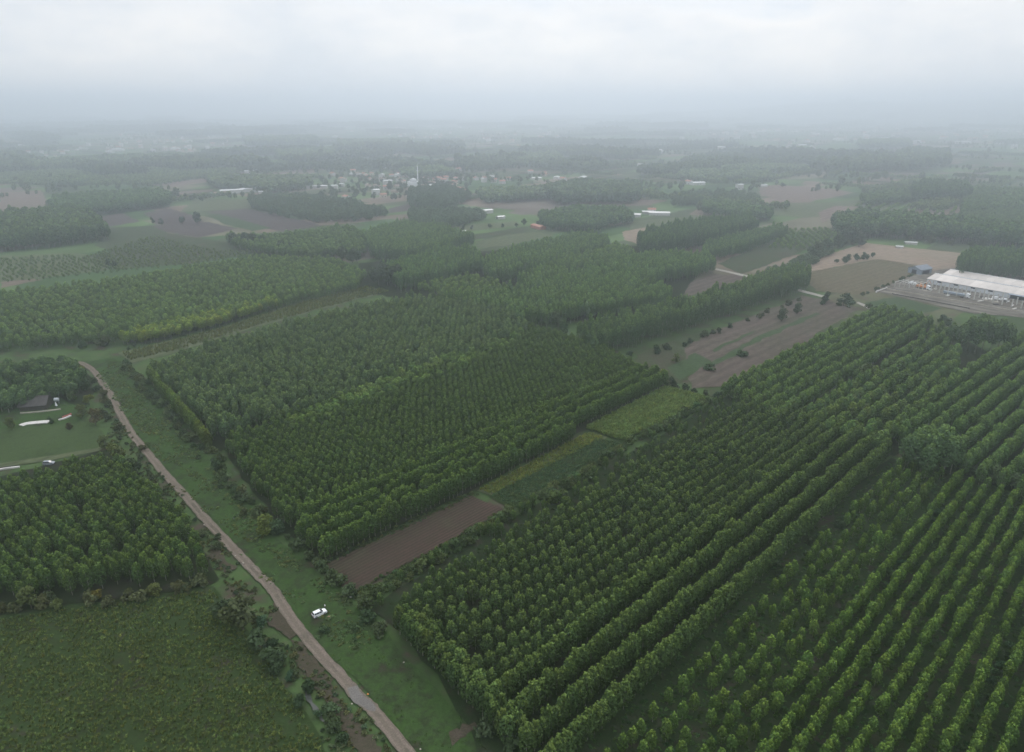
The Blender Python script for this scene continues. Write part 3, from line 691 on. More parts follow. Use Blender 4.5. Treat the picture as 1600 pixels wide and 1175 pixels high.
wood('poplar_plantation', [(182, 519), (250, 505), (330, 487), (430, 462), (432, 468), (340, 496), (250, 516), (190, 526)], 8, (1.75, 1.55, 0.8), 'strip of yellow-green young poplars above the pale crop strip', K_POP, 3.2, 4.0, hue=0.2)
wood('young_plantation', [(150, 392), (240, 366), (262, 372), (330, 388), (420, 392), (310, 410), (190, 420), (120, 405)], 3.2, (1.3, 1.15, 1.0), 'brownish saplings in the fallow field behind the left plantation', K_YOUNG, 4.5, 5.5, stagger=0, wide=1.0, drop=0.2)
wood('young_plantation', [(-60, 404), (110, 396), (150, 404), (200, 420), (60, 434), (-60, 440)], 3.2, (1.2, 1.2, 1.0), 'small saplings in rows below the big dark wood at left', K_YOUNG, 4.5, 6.0, stagger=0, wide=1.0, drop=0.15)
wood('poplar_plantation', [(640, 440), (740, 424), (770, 432), (800, 446), (780, 458), (690, 455)], 7, (1.3, 1.3, 1.0), 'light green young poplars in open rows at the centre', K_YOUNG, 5.5, 5.5, az=10, stagger=0)
wood('poplar_plantation', [(690, 458), (800, 446), (860, 432), (960, 430), (1045, 443), (1052, 456), (960, 472), (880, 482), (815, 490), (760, 470)], 13, (0.98, 1.05, 1.0), 'smooth mid green plantation right of the centre', None, 4.4, 5.0)
wood('poplar_plantation', [(850, 438), (960, 402), (1020, 391), (1105, 394), (1120, 404), (1040, 426), (960, 440), (900, 440)], 14, (0.95, 1.05, 1.0), 'plantation strip ending at the brown field and white path', None, 4.4, 5.2)
wood('poplar_plantation', [(806, 428), (900, 396), (960, 380), (985, 384), (992, 392), (900, 417), (830, 438)], 14, (1.02, 1.08, 1.0), 'long plantation strip above the centre', None, 4.4, 5.2)
wood('poplar_plantation', [(750, 402), (800, 385), (900, 361), (940, 364), (954, 374), (875, 400), (802, 420), (762, 424)], 14, (0.95, 1.03, 1.0), 'plantation strip below the red roofed shed', None, 4.4, 5.2)
wood('poplar_plantation', [(596, 412), (690, 385), (745, 385), (755, 404), (700, 420), (626, 434)], 14, (0.9, 1.0, 0.95), 'plantation left of the strips above the centre', None, 4.6, 5.2)
wood('poplar_plantation', [(566, 360), (625, 345), (690, 350), (742, 366), (690, 381), (640, 391), (580, 386)], 15, D_, 'dark plantation below the field left of the red roofed shed', None, 5, 5.5)
wood('poplar_plantation', [(350, 365), (430, 364), (545, 350), (575, 364), (570, 386), (490, 393), (420, 386), (370, 377)], 11, (1.08, 1.12, 1.0), 'light green plantation below the striped fields', K_POP, 5.5, 6.0)
wood('poplar_plantation', [(898, 506), (960, 486), (1050, 470), (1150, 440), (1240, 411), (1266, 415), (1268, 426), (1180, 452), (1100, 478), (1010, 503), (930, 524)], 16, (0.86, 0.9, 0.95), 'tall dark belt of trees along the big brown field', None, 4.2, 4.8)
wood('poplar_plantation', [(996, 363), (1060, 345), (1170, 334), (1185, 344), (1130, 358), (1060, 371), (1005, 378)], 19, (0.7, 0.8, 0.85), 'tall dark rounded wood right of the tan field', None, 4.6, 5.2)
wood('poplar_plantation', [(1098, 377), (1220, 349), (1232, 355), (1145, 386), (1100, 392)], 13, (0.85, 0.95, 0.95), 'dark strip behind the fallow field', None, 4.6, 5.2)
wood('poplar_plantation', [(1098, 312), (1160, 315), (1207, 325), (1207, 331), (1150, 329), (1100, 322)], 14, B_, 'dark band below the ploughed fields at upper right', None, 5, 6)
wood('poplar_plantation', [(1226, 356), (1290, 353), (1335, 370), (1255, 386), (1200, 382)], 5, (1.3, 1.35, 1.0), 'young pale green plantation beside the fallow field', K_YOUNG, 5.5, 6.5, az=10, stagger=0)
wood('poplar_plantation', [(1190, 422), (1290, 386), (1310, 384), (1270, 408), (1200, 428)], 6, (0.9, 1.0, 0.95), 'low dark growth beside the tall belt', K_BROAD, 5, 6)
wood('poplar_plantation', [(1300, 336), (1345, 327), (1450, 335), (1640, 352), (1640, 368), (1500, 357), (1400, 352), (1310, 347)], 18, (0.82, 0.92, 0.95), 'long dark plantation across the right above the stubble field', None, 5, 6)
wood('poplar_plantation', [(1498, 397), (1530, 384), (1640, 392), (1640, 412), (1505, 408)], 18, (0.75, 0.85, 0.9), 'dark block of trees behind the long white hall', None, 4.6, 5.5)
wood('poplar_plantation', [(1345, 302), (1430, 290), (1430, 306), (1352, 312)], 13, (0.95, 1.0, 1.0), 'mid green block left of the dark rounded wood at right', None, 5, 6)
wood('poplar_plantation', [(1425, 287), (1445, 281), (1512, 284), (1518, 296), (1430, 300)], 22, (0.7, 0.8, 0.9), 'tall dark block with sharp corners at the right', None, 5, 6)
wood('poplar_plantation', [(1512, 291), (1640, 294), (1640, 318), (1560, 322), (1500, 328)], 12, (1.0, 1.08, 1.0), 'paler plantation right of the tall dark block', None, 6, 7)
wood('young_plantation', [(1330, 318), (1345, 312), (1500, 322), (1505, 330), (1400, 330)], 5, (1.5, 1.55, 1.1), 'pale green saplings in wide rows below the dark blocks', K_YOUNG, 4, 14, az=36, stagger=0)
wood('poplar_plantation', [(1490, 330), (1600, 312), (1640, 316), (1640, 345), (1540, 345)], 9, (1.05, 1.1, 1.0), 'mid green plantation near the right edge', K_POP, 6, 7)
wood('wood', [(-60, 337), (0, 331), (80, 323), (125, 322), (158, 341), (168, 352), (130, 356), (60, 364), (-60, 372)], 19, (0.85, 0.88, 0.85), 'big dark wood at the left edge', None, 5, 6.4)
wood('wood', [(72, 312), (95, 303), (240, 294), (270, 300), (266, 311), (150, 322), (85, 319)], 14, (0.9, 1.0, 1.0), 'wood left of the two brown fields', None, 5.5, 6)
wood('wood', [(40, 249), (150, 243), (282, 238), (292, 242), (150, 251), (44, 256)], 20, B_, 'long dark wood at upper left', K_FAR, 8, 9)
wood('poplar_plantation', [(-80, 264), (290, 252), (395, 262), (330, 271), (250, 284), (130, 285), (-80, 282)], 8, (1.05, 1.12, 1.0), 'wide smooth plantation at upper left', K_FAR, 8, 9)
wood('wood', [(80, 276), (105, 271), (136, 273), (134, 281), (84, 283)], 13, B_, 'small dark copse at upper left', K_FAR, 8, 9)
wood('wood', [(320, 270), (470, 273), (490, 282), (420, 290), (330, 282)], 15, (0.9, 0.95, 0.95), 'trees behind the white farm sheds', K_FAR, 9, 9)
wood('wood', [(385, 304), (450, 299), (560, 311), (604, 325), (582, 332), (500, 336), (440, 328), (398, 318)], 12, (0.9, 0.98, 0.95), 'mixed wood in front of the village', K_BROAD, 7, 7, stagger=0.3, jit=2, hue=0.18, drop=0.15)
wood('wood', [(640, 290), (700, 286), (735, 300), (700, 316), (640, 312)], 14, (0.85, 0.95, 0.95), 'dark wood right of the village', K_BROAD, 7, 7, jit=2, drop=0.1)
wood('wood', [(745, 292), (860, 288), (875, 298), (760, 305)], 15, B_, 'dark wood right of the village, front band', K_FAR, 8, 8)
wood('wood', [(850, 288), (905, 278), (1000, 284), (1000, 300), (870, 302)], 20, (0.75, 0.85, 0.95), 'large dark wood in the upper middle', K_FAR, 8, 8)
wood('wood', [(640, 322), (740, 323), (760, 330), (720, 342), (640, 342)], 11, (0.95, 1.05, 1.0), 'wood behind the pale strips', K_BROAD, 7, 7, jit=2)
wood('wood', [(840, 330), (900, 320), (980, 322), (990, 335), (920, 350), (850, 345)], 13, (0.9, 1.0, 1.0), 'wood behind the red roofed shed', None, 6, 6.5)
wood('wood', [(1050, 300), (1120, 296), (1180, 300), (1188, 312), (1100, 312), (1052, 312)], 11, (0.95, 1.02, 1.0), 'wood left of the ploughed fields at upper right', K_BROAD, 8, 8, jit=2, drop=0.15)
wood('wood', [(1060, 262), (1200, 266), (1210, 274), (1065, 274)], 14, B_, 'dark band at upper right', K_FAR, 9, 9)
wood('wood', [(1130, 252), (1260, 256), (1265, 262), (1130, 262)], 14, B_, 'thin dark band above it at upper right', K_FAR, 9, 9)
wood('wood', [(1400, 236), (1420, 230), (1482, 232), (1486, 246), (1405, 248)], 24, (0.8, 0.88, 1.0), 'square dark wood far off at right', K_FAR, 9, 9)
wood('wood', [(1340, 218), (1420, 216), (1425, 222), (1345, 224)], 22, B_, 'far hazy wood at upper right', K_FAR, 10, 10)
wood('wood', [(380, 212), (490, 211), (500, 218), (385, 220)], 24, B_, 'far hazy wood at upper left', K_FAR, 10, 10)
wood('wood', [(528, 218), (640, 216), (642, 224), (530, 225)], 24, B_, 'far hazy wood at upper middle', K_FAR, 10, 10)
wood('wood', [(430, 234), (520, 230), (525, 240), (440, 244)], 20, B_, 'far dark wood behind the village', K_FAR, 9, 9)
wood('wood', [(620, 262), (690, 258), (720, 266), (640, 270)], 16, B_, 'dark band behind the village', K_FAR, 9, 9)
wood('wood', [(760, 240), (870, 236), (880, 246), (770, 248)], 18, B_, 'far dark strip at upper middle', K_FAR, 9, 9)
# E and F: the mixed plantations at the right
wood('poplar_plantation', [(1128, 600), (1375, 474), (1420, 482), (1465, 498), (1300, 600), (1225, 650)], 9, (1.05, 1.1, 0.95), 'rows of poplars running up to the lot of the white hall', K_POPN, 2.5, 6.4, az=45, stagger=0, jit=0.3, wide=1.75)
wood('poplar_plantation', [(1225, 650), (1300, 600), (1465, 498), (1500, 540), (1495, 600), (1390, 690), (1300, 668)], 9.5, (1.0, 1.03, 0.92), 'uneven poplars between the rows at the right', K_POPN, 3.2, 6.2, az=45, stagger=0.3, jit=0.7, drop=0.15, hue=0.2, wide=2.0)
wood('poplar_plantation', [(1400, 668), (1520, 560), (1580, 520), (1720, 500), (1760, 740), (1600, 755), (1500, 715)], 9, (1.02, 1.08, 0.95), 'straight rows of poplars at the right edge', K_POPN, 2.4, 6.6, az=48, stagger=0, jit=0.25, wide=1.75)
# the grove round the dark roofed house
wood('wood', [(-80, 580), (0, 562), (110, 556), (130, 575), (120, 600), (60, 612), (0, 625), (-80, 640)], 9, (0.8, 0.85, 0.9), 'dark grove behind the house left of the track', K_POP, 4.5, 5.0, az=44, jit=0.5)

# far plain: hundreds of small woods and hedge trees out to the hills
def far_country():
    P, S, T = [], [], []
    for k in range(300):
        rr = 1500 + 7500 * NR.random() ** 1.25; th = NR.uniform(-0.66, 0.66)
        c = np.array([math.sin(th) * rr, math.cos(th) * rr]); _, py, _ = project(np.array([[c[0], c[1], 10.0]]))
        px_ = project(np.array([[c[0], c[1], 10.0]]))[0][0]
        if py[0] > 262: continue
        if any(a_ < px_ < b_ and c_ < py[0] < d_ for a_, b_, c_, d_ in ((110, 380, 205, 246), (500, 920, 194, 228), (1040, 1700, 194, 232), (-50, 150, 225, 250))) and NR.random() < 0.85: continue
        L_, W_ = NR.uniform(60, 330) * (1 + rr / 6000), NR.uniform(25, 110) * (1 + rr / 6000); az = R(44 + (90 if NR.random() < .5 else 0) + NR.normal(0, 8)); sp = 9.0 + rr / 500
        u = np.array([math.sin(az), math.cos(az)]); v = np.array([u[1], -u[0]])
        a, b = np.meshgrid(np.arange(-L_ / 2, L_ / 2, sp), np.arange(-W_ / 2, W_ / 2, sp)); n = a.size
        p = c + np.outer(a.ravel(), u) + np.outer(b.ravel(), v) + NR.normal(0, 1.5, (n, 2))
        P.append(p); S.append(np.full(n, NR.uniform(0.5, 1.25)) * np.exp(NR.normal(0, 0.12, n)) * (1 + rr / 9000)); T.append(tints(n, np.array((0.9, 0.98, 1.0)) * NR.uniform(0.75, 1.2), 0.1, 0.08))
    boxes = ((300, 430, 262, 312), (495, 900, 262, 318), (960, 1060, 325, 350), (830, 860, 345, 365), (740, 800, 325, 350))
    for k in range(130):
        rr = 850 + 2300 * NR.random(); th = NR.uniform(-0.66, 0.66); c = np.array([math.sin(th) * rr, math.cos(th) * rr])
        px_, py_, _ = project(np.array([[c[0], c[1], 0.0]])); q_ = np.array([[px_[0], py_[0]]])
        if py_[0] > 330 or any(inside(q_, f_)[0] for f_ in FIELD_PIX) or any(a_ < px_[0] < b_ and c_ < py_[0] < d_ for a_, b_, c_, d_ in boxes): continue
        L_, W_ = NR.uniform(70, 220), NR.uniform(8, 34); az = R(44 + (90 if NR.random() < .35 else 0) + NR.normal(0, 5)); sp = 6.5
        u = np.array([math.sin(az), math.cos(az)]); v = np.array([u[1], -u[0]])
        a, b = np.meshgrid(np.arange(-L_ / 2, L_ / 2, sp), np.arange(-W_ / 2, W_ / 2, sp)); n = a.size
        P.append(c + np.outer(a.ravel(), u) + np.outer(b.ravel(), v) + NR.normal(0, 0.8, (n, 2))); S.append(np.full(n, NR.uniform(0.3, 0.7)) * np.exp(NR.normal(0, 0.1, n))); T.append(tints(n, np.array((1.25, 1.35, 1.2)) * NR.uniform(0.8, 1.3), 0.1, 0.1))
    for k in range(420):
        rr = 1000 + 6500 * NR.random(); th = NR.uniform(-0.66, 0.66); c = np.array([math.sin(th) * rr, math.cos(th) * rr])
        _, py, _ = project(np.array([[c[0], c[1], 10.0]]))
        if py[0] > 300: continue
        az = R(44 + (90 if NR.random() < .6 else 0) + NR.normal(0, 10)); n = int(NR.integers(4, 26))
        d = np.cumsum(NR.uniform(6, 26, n)); p = c + np.outer(d - d.mean(), (math.sin(az), math.cos(az))) + NR.normal(0, 3, (n, 2))
        P.append(p); S.append(np.exp(NR.normal(-0.5, 0.25, n))); T.append(tints(n, (0.95, 0.98, 0.95), 0.12, 0.12))
    P = np.concatenate(P); hz = np.maximum(hill_height(P[:, 0], P[:, 1]) - 4, 0)
    scatter('distant_woods', K_FAR, np.concatenate([P, hz[:, None] - 0.2], 1), np.concatenate(S), np.concatenate(T), 'hazy woods and hedges scattered over the far plain', 'woodland')
far_country()

# --- individual trees and bushes
def along(pts, step, jit):
    Lp = smooth([at(*p) for p in pts], 12); s = np.concatenate([[0], np.cumsum(np.linalg.norm(np.diff(Lp, axis=0), axis=1))])
    ds = np.arange(0, s[-1], step); n = len(ds); ds = ds + NR.normal(0, step * 0.2, n)
    return np.stack([np.interp(ds, s, Lp[:, 0]), np.interp(ds, s, Lp[:, 1])], 1) + NR.normal(0, jit, (n, 2))
def hedge(pts, step, jit, smin, smax, tint, text, group, K=None, cat='bush', name='hedge_bush', val=0.2, hue=0.2):
    for q, p in enumerate(along(pts, step, jit)):
        plant(name, K or K_BUSH, p, float(NR.uniform(smin, smax)), tints(1, tint, val, hue)[0], text % nth(q + 1), cat, group)
hedge([(568, 945), (640, 905), (700, 868), (790, 812), (870, 770), (960, 712), (1040, 668), (1108, 630)], 2.9, 0.8, 0.8, 1.5, (1.0, 1.08, 0.9), 'bushy shrub in hedge below the ploughed field, %s from its track end', 'shrubs of the hedge below the ploughed field')
hedge([(196, 575), (215, 592), (240, 622), (300, 690), (345, 740), (385, 790), (440, 845), (490, 880), (545, 925), (590, 975)], 3.0, 1.6, 0.6, 1.5, (0.95, 1.0, 0.95), 'dull green bush on the plantation side of the verge, %s from far end', 'bushes along the upper side of the verge')
hedge([(152, 600), (178, 660), (205, 705), (250, 762), (300, 815), (342, 880)], 6.5, 1.6, 0.5, 1.2, (0.9, 0.85, 0.9), 'scrubby bush on the left bank of the track, %s from far end', 'scrub along the left bank of the track')
hedge([(395, 985), (432, 1025), (462, 1070), (498, 1110), (525, 1145), (545, 1185)], 3.6, 1.3, 0.6, 1.25, (0.75, 0.85, 0.85), 'dark bush along the ditch at lower left, %s from upper end', 'bushes along the ditch')
hedge([(0, 955), (60, 950), (130, 946), (200, 938), (290, 925), (330, 915)], 4.0, 1.2, 0.7, 1.5, (1.15, 1.0, 0.95), 'low bush between left plantation and weedy field, %s from left', 'bushes above the weedy field')
hedge([(1395, 745), (1350, 790), (1300, 830), (1255, 868), (1200, 915)], 7.5, 1.6, 0.5, 1.15, (0.8, 0.9, 1.0), 'grey-green bush beside outermost tall row, %s from far end', 'bushes between tall rows and young poplars')
hedge([(1480, 790), (1440, 835), (1420, 870), (1395, 905), (1370, 945)], 5.5, 1.2, 0.5, 1.1, (0.7, 0.85, 0.85), 'dark bramble bush down the middle of young poplars, %s from far end', 'bramble bushes in the young plantation')
hedge([(1600, 975), (1580, 1010), (1555, 1060), (1525, 1130), (1500, 1180)], 3.0, 0.9, 0.35, 0.8, (0.65, 0.85, 0.8), 'low dark bramble between rows at lower right, %s from far end', 'brambles between rows at lower right')
hedge([(1470, 735), (1530, 748), (1600, 770), (1650, 780)], 5.5, 1.2, 1.0, 1.8, (1.0, 1.05, 1.0), 'pale rounded shrub on far edge of young poplars, %s from left', 'shrubs on the far edge of the young plantation')
hedge([(1040, 604), (1075, 612), (1120, 622), (1135, 618)], 5.0, 1.0, 0.8, 1.5, (0.8, 0.85, 0.95), 'dark bush above the maize field, %s from left', 'bushes above the maize field')
hedge([(1290, 476), (1320, 480), (1390, 490), (1450, 502), (1500, 510)], 8.0, 2.0, 0.9, 1.9, (0.8, 0.9, 0.9), 'dark bush along the lower fence of the lot, %s from left', 'bushes below the building lot')
hedge([(1350, 462), (1385, 447), (1420, 434), (1440, 428)], 7.0, 1.0, 0.5, 1.0, (0.85, 0.95, 0.85), 'low bush between stubble and building lot, %s from left', 'bushes beside the stubble')
hedge([(985, 560), (1040, 548), (1110, 525), (1180, 497), (1250, 470)], 12.0, 1.5, 0.8, 1.7, (0.85, 0.88, 0.95), 'grey-green bush at the foot of dark tree belt, %s from left', 'bushes under the dark tree belt')
hedge([(-40, 520), (40, 530), (110, 538), (180, 540)], 14.0, 3.0, 1.5, 2.4, (0.75, 0.8, 0.85), 'dark bushy tree below the left plantation, %s from left', 'bushy trees below the left plantation')
hedge([(190, 548), (330, 513), (430, 486), (480, 465), (560, 446)], 9.0, 1.0, 0.4, 0.9, (0.7, 0.75, 0.85), 'dark bush along upper edge of pale crop strip, %s from left', 'bushes along the pale crop strip')
hedge([(372, 384), (400, 388), (432, 390)], 14.0, 3.0, 1.3, 1.9, (0.75, 0.82, 0.9), 'dark round tree before light green plantation, %s from left', 'dark trees before the light green plantation', K_BROAD, 'tree', 'broadleaf_tree')
hedge([(436, 396), (470, 402), (505, 406), (565, 412)], 14.0, 3.0, 1.1, 1.7, (0.78, 0.86, 0.92), 'dark tree below light green plantation, %s from left', 'dark trees below the light green plantation', K_BROAD, 'tree', 'broadleaf_tree')
hedge([(225, 352), (300, 351), (325, 348)], 22.0, 5.0, 0.8, 1.6, (0.8, 0.88, 0.9), 'field tree between the brown fields at left, %s from left', 'trees between the brown fields', K_BROAD, 'tree', 'broadleaf_tree')
hedge([(1268, 402), (1300, 388), (1325, 378), (1335, 388)], 9.0, 3.0, 1.1, 1.8, (0.78, 0.86, 0.92), 'dark tree left of the stubble field, %s from left', 'trees left of the stubble field', K_BROAD, 'tree', 'broadleaf_tree')
hedge([(1330, 374), (1400, 372), (1480, 385), (1560, 392)], 14.0, 3.0, 0.8, 1.4, (0.95, 0.9, 0.9), 'small tree along upper edge of the stubble field, %s from left', 'trees along the upper edge of the stubble', K_BROAD, 'tree', 'broadleaf_tree')
hedge([(1312, 412), (1335, 409), (1362, 403)], 5.0, 2.5, 0.5, 0.85, (0.8, 1.0, 1.0), 'small tree of the island copse in stubble field, %s from left', 'copse in the stubble field', K_BROAD, 'tree', 'broadleaf_tree')
hedge([(1210, 290), (1270, 298), (1330, 300), (1400, 310)], 40.0, 8.0, 0.9, 1.5, (0.8, 0.88, 0.95), 'field tree by the ploughed fields at upper right, %s from left', 'trees by the ploughed fields', K_BROAD, 'tree', 'broadleaf_tree')
hedge([(700, 362), (760, 358), (800, 355), (850, 352)], 16.0, 4.0, 0.6, 1.1, (0.8, 0.85, 0.9), 'small tree between strips left of red shed, %s from left', 'small trees left of the red shed', K_BROAD, 'tree', 'broadleaf_tree')

def tree(x, y, h, label, tint=(1, 1, 1), K=None, wide=1.0, name='broadleaf_tree', cat='tree', group=None):
    K = K or K_BROAD; href = {'broadleaf': 9.0, 'poplar': 10.0, 'bush': 3.2, 'tall_poplar': 18.0, 'tall_feathery_poplar': 15.0, 'young_poplar': 5.8, 'slim_poplar': 8.6}[K.name]; s = h / href
    return plant(name, K, at(x, y), (s * wide, s * wide, s), tint, label, cat, group)
tree(415, 838, 8, 'yellow-green round tree beside the verge, left of the ploughed field', (1.5, 1.45, 0.8))
tree(380, 985, 10.5, 'large dull green bushy tree left of the track bend, beside mud', (1.0, 0.92, 0.9), None, 1.15)
tree(352, 968, 7, 'darker bushy tree behind the large one left of the track', (0.75, 0.82, 0.85), None, 1.2)
tree(405, 1010, 5, 'low dark shrub spreading below the large bushy tree', (0.7, 0.8, 0.8), K_BUSH, 1.2, 'bush', 'bush')
tree(430, 1040, 5, 'low dark thicket at the upper end of the ditch', (0.72, 0.82, 0.82), K_BUSH, 1.2, 'bush', 'bush')
tree(50, 952, 7.5, 'taller pale shrub at the corner of the weedy field', (1.25, 1.2, 0.9))
tree(150, 940, 4.5, 'shrub with orange top among the bushes above the weedy field', (1.7, 1.15, 0.6))
tree(243, 932, 4.2, 'wide pale yellow-green shrub near right end of the weedy field', (1.45, 1.3, 0.9), None, 1.35)
tree(92, 955, 4, 'small pale shrub right of the taller one', (1.3, 1.25, 0.9))
tree(150, 665, 8.5, 'reddish brown tree on the left bank beside the track', (1.25, 0.85, 0.8))
tree(128, 655, 7.5, 'olive tree between house and track', (1.15, 1.05, 0.8))
tree(140, 632, 6.5, 'yellowish tree between the house and the bend', (1.6, 1.4, 0.7))
tree(115, 628, 5.5, 'green tree right of the dark roofed house', (1.0, 1.1, 0.8))
tree(185, 722, 8.5, 'round yellow-tipped tree where farm path meets the track', (1.35, 1.25, 0.8))
tree(165, 702, 6.5, 'pale tree at the meadow corner beside the track', (1.25, 1.2, 0.9))
tree(205, 745, 8, 'dark tree on the corner of left plantation by track', (0.85, 0.9, 0.85))
tree(18, 672, 6, 'pale bushy tree on the lawn left of the white strip', (1.2, 1.15, 0.8))
tree(80, 663, 3.6, 'dark small tree in the gap between white strips', (0.6, 0.75, 0.75))
tree(110, 672, 3.8, 'purplish shrub at the end of the red and white strip', (0.9, 0.6, 0.7))
tree(112, 583, 7, 'orange-yellow tree above the top end of the track', (2.0, 1.45, 0.6))
tree(128, 588, 6, 'yellow tree at the bend of the track', (1.8, 1.45, 0.6))
tree(100, 610, 7.5, 'dark tree right behind the house', (0.65, 0.75, 0.75))
tree(135, 612, 7, 'dark tree between the grove and the bend', (0.7, 0.8, 0.8))
tree(506, 990, 2.2, 'low dark bush on the verge just below the white car', (0.65, 0.8, 0.75), K_BUSH, 1.5, 'bush', 'bush')
tree(572, 972, 2.6, 'spreading dark bramble at the corner of hedge and verge', (0.7, 0.85, 0.8), K_BUSH, 1.8, 'bush', 'bush')
tree(556, 985, 2.0, 'low bramble right of the car near the hedge corner', (0.75, 0.9, 0.8), K_BUSH, 1.8, 'bush', 'bush')
tree(590, 992, 4.2, 'greyish shrub at the start of the verge poplars', (0.95, 0.95, 0.95), K_BUSH, 1.1, 'bush', 'bush')
tree(572, 955, 6, 'leafy tree at the lower corner of the ploughed field', (0.95, 1.0, 0.85))
tree(760, 1150, 4.5, 'grey-green shrub at the foot of the verge poplars', (0.9, 0.95, 1.0), K_BUSH, 1.0, 'bush', 'bush')
tree(800, 1172, 5, 'shrub at the lower photo edge beside the poplars', (0.85, 0.95, 0.9), K_BUSH, 1.0, 'bush', 'bush')
tree(865, 788, 5.5, 'light green rounded shrub in the hedge by the bean field', (1.2, 1.3, 0.9), K_BUSH, 1.0, 'bush', 'bush')
tree(880, 782, 4.5, 'second rounded shrub beside the bean field', (1.1, 1.15, 0.9), K_BUSH, 1.0, 'bush', 'bush')
tree(922, 750, 4.0, 'grey-green shrub in the hedge above the bean field corner', (1.0, 1.1, 1.0), K_BUSH, 1.0, 'bush', 'bush')
tree(1034, 602, 9, 'pale yellow tree above the maize field', (1.9, 1.6, 1.0), K_POP)
tree(1050, 606, 6, 'dark round tree right of the pale yellow one', (0.7, 0.75, 0.85))
tree(1055, 568, 6, 'pale green shrub in the fallow corner', (1.3, 1.25, 0.9))
tree(1160, 557, 3.5, 'dark low bush on the grass baulk of the brown field', (0.7, 0.85, 0.8), K_BUSH, 1.8, 'bush', 'bush')
tree(1110, 579, 4.0, 'dark bush on the near end of the brown field', (0.7, 0.85, 0.8), K_BUSH, 1.6, 'bush', 'bush')
tree(1221, 502, 9, 'left one of two field trees on the brown field', (0.85, 0.9, 0.9))
tree(1245, 491, 8, 'right one of two field trees on the brown field', (0.8, 0.88, 0.9))
tree(1290, 474, 9, 'left dark tree beside the path above the brown field', (0.75, 0.82, 0.9))
tree(1318, 478, 10, 'broad dark tree right of the path above the brown field', (0.72, 0.82, 0.88), None, 1.2)
tree(881, 532, 13, 'dark tree standing before the end of the tree belt', (0.65, 0.75, 0.85), K_POP)
tree(820, 505, 12, 'dark tree behind the central plantations', (0.65, 0.75, 0.85))
tree(843, 500, 11, 'second dark tree behind the central plantations', (0.68, 0.78, 0.88))
tree(872, 512, 12, 'pale tree left of the dark one by the tree belt', (1.05, 1.15, 1.0))
for q, (x, y, h) in enumerate(((592, 446, 17), (606, 447, 19), (620, 445, 17), (600, 440, 16), (640, 446, 11), (585, 440, 12))):
    tree(x, y, h, 'big dark tree of the clump above the pale crop strip, %s' % ('leftmost front', 'tallest one', 'right of the tallest', 'behind the tallest', 'low right one', 'low left one')[q], (0.72, 0.76, 0.85), None, 0.95)
for q, (x, y, h) in enumerate(((1412, 735, 13), (1424, 742, 15), (1437, 738, 16), (1448, 746, 16.5), (1460, 740, 17), (1472, 747, 15), (1484, 742, 14), (1443, 752, 13), (1466, 728, 15), (1428, 728, 14))):
    tree(x, y, h, 'tall pale poplar of the clump above the young plantation, %s from its left' % nth(q + 1), (1.28, 1.36, 1.55), K_TALL, 1.0, 'tall_poplar_tree', 'tree', 'clump of tall poplars above the young plantation')
for q, (x, y, h) in enumerate(((1484, 545, 13), (1498, 552, 15), (1510, 548, 17), (1522, 554, 18), (1534, 548, 18), (1546, 553, 17), (1558, 548, 16), (1570, 552, 15), (1528, 538, 16))):
    tree(x, y, h, 'tall poplar of the clump before the lot, %s from its left' % nth(q + 1), (1.15, 1.2, 1.35), K_TALL, 1.0, 'tall_poplar_tree', 'tree', 'clump of tall poplars before the building lot')
for q, (x, y, h) in enumerate(((1335, 605, 10), (1350, 600, 11), (1368, 612, 12), (1395, 590, 13), (1310, 622, 10), (1330, 640, 10), (1400, 575, 11), (1420, 565, 10), (1440, 560, 9), (1290, 640, 9), (1260, 640, 8), (1350, 660, 9))):
    tree(x, y, h, 'bushy tree among uneven poplars at right, %s as they run from its left row' % nth(q + 1), (0.95 + 0.15 * (q % 3), 1.02 + 0.1 * (q % 3), 0.95), K_BROAD if q % 2 else K_POP, 1.0, 'broadleaf_tree', 'tree', 'bushy trees among the uneven poplars')
tree(1470, 517, 7, 'dark conical tree left of the tall clump at right', (0.55, 0.65, 0.75), K_POP)
tree(1552, 757, 8, 'pale green round tree right of the tall clump', (1.15, 1.25, 1.1), None, 0.9)
tree(1580, 765, 8, 'pale green round tree at the right edge above young rows', (1.1, 1.2, 1.1), None, 0.9)
tree(170, 418, 8, 'left one of two dark trees alone in the fallow field', (0.6, 0.7, 0.8), None, 0.8)
tree(180, 420, 7, 'right one of two dark trees alone in the fallow field', (0.6, 0.7, 0.8), None, 0.8)

# --- ground cover nobody could count
def cover(name, K, poly, spacing, smin, smax, tint, label, cat, az=ROW, rowgap=None, drop=0.1, val=0.25, hue=0.2, jit=None, clump=0.0):
    P, A, B = grid(poly_at(poly), az, spacing, rowgap or spacing, 0.4, spacing * 0.3 if jit is None else jit, drop, 60)
    if clump and len(P):
        c = np.sin(P[:, 0] * 0.21 + 1.3 * np.sin(P[:, 1] * 0.13)) * np.sin(P[:, 1] * 0.19 + 1.1 * np.sin(P[:, 0] * 0.17 + 2)) + 0.45 * np.sin(P[:, 0] * 0.53 + P[:, 1] * 0.61)
        keep = c + NR.normal(0, 0.25, len(P)) > clump - 0.6; P = P[keep]
    n = len(P)
    return scatter(name, K, P, NR.uniform(smin, smax, n), tints(n, tint, val, hue), label, cat)
cover('field_weeds', K_MAIZE, [(-90, 990), (0, 968), (330, 924), (392, 1000), (436, 1062), (478, 1125), (545, 1240), (-150, 1240)], 0.75, 0.3, 0.55, (1.15, 1.18, 0.95), 'rank green crop and weeds covering the lower left field', 'weeds', 76, 1.05, 0.1, 0.3, 0.2, clump=-0.35)
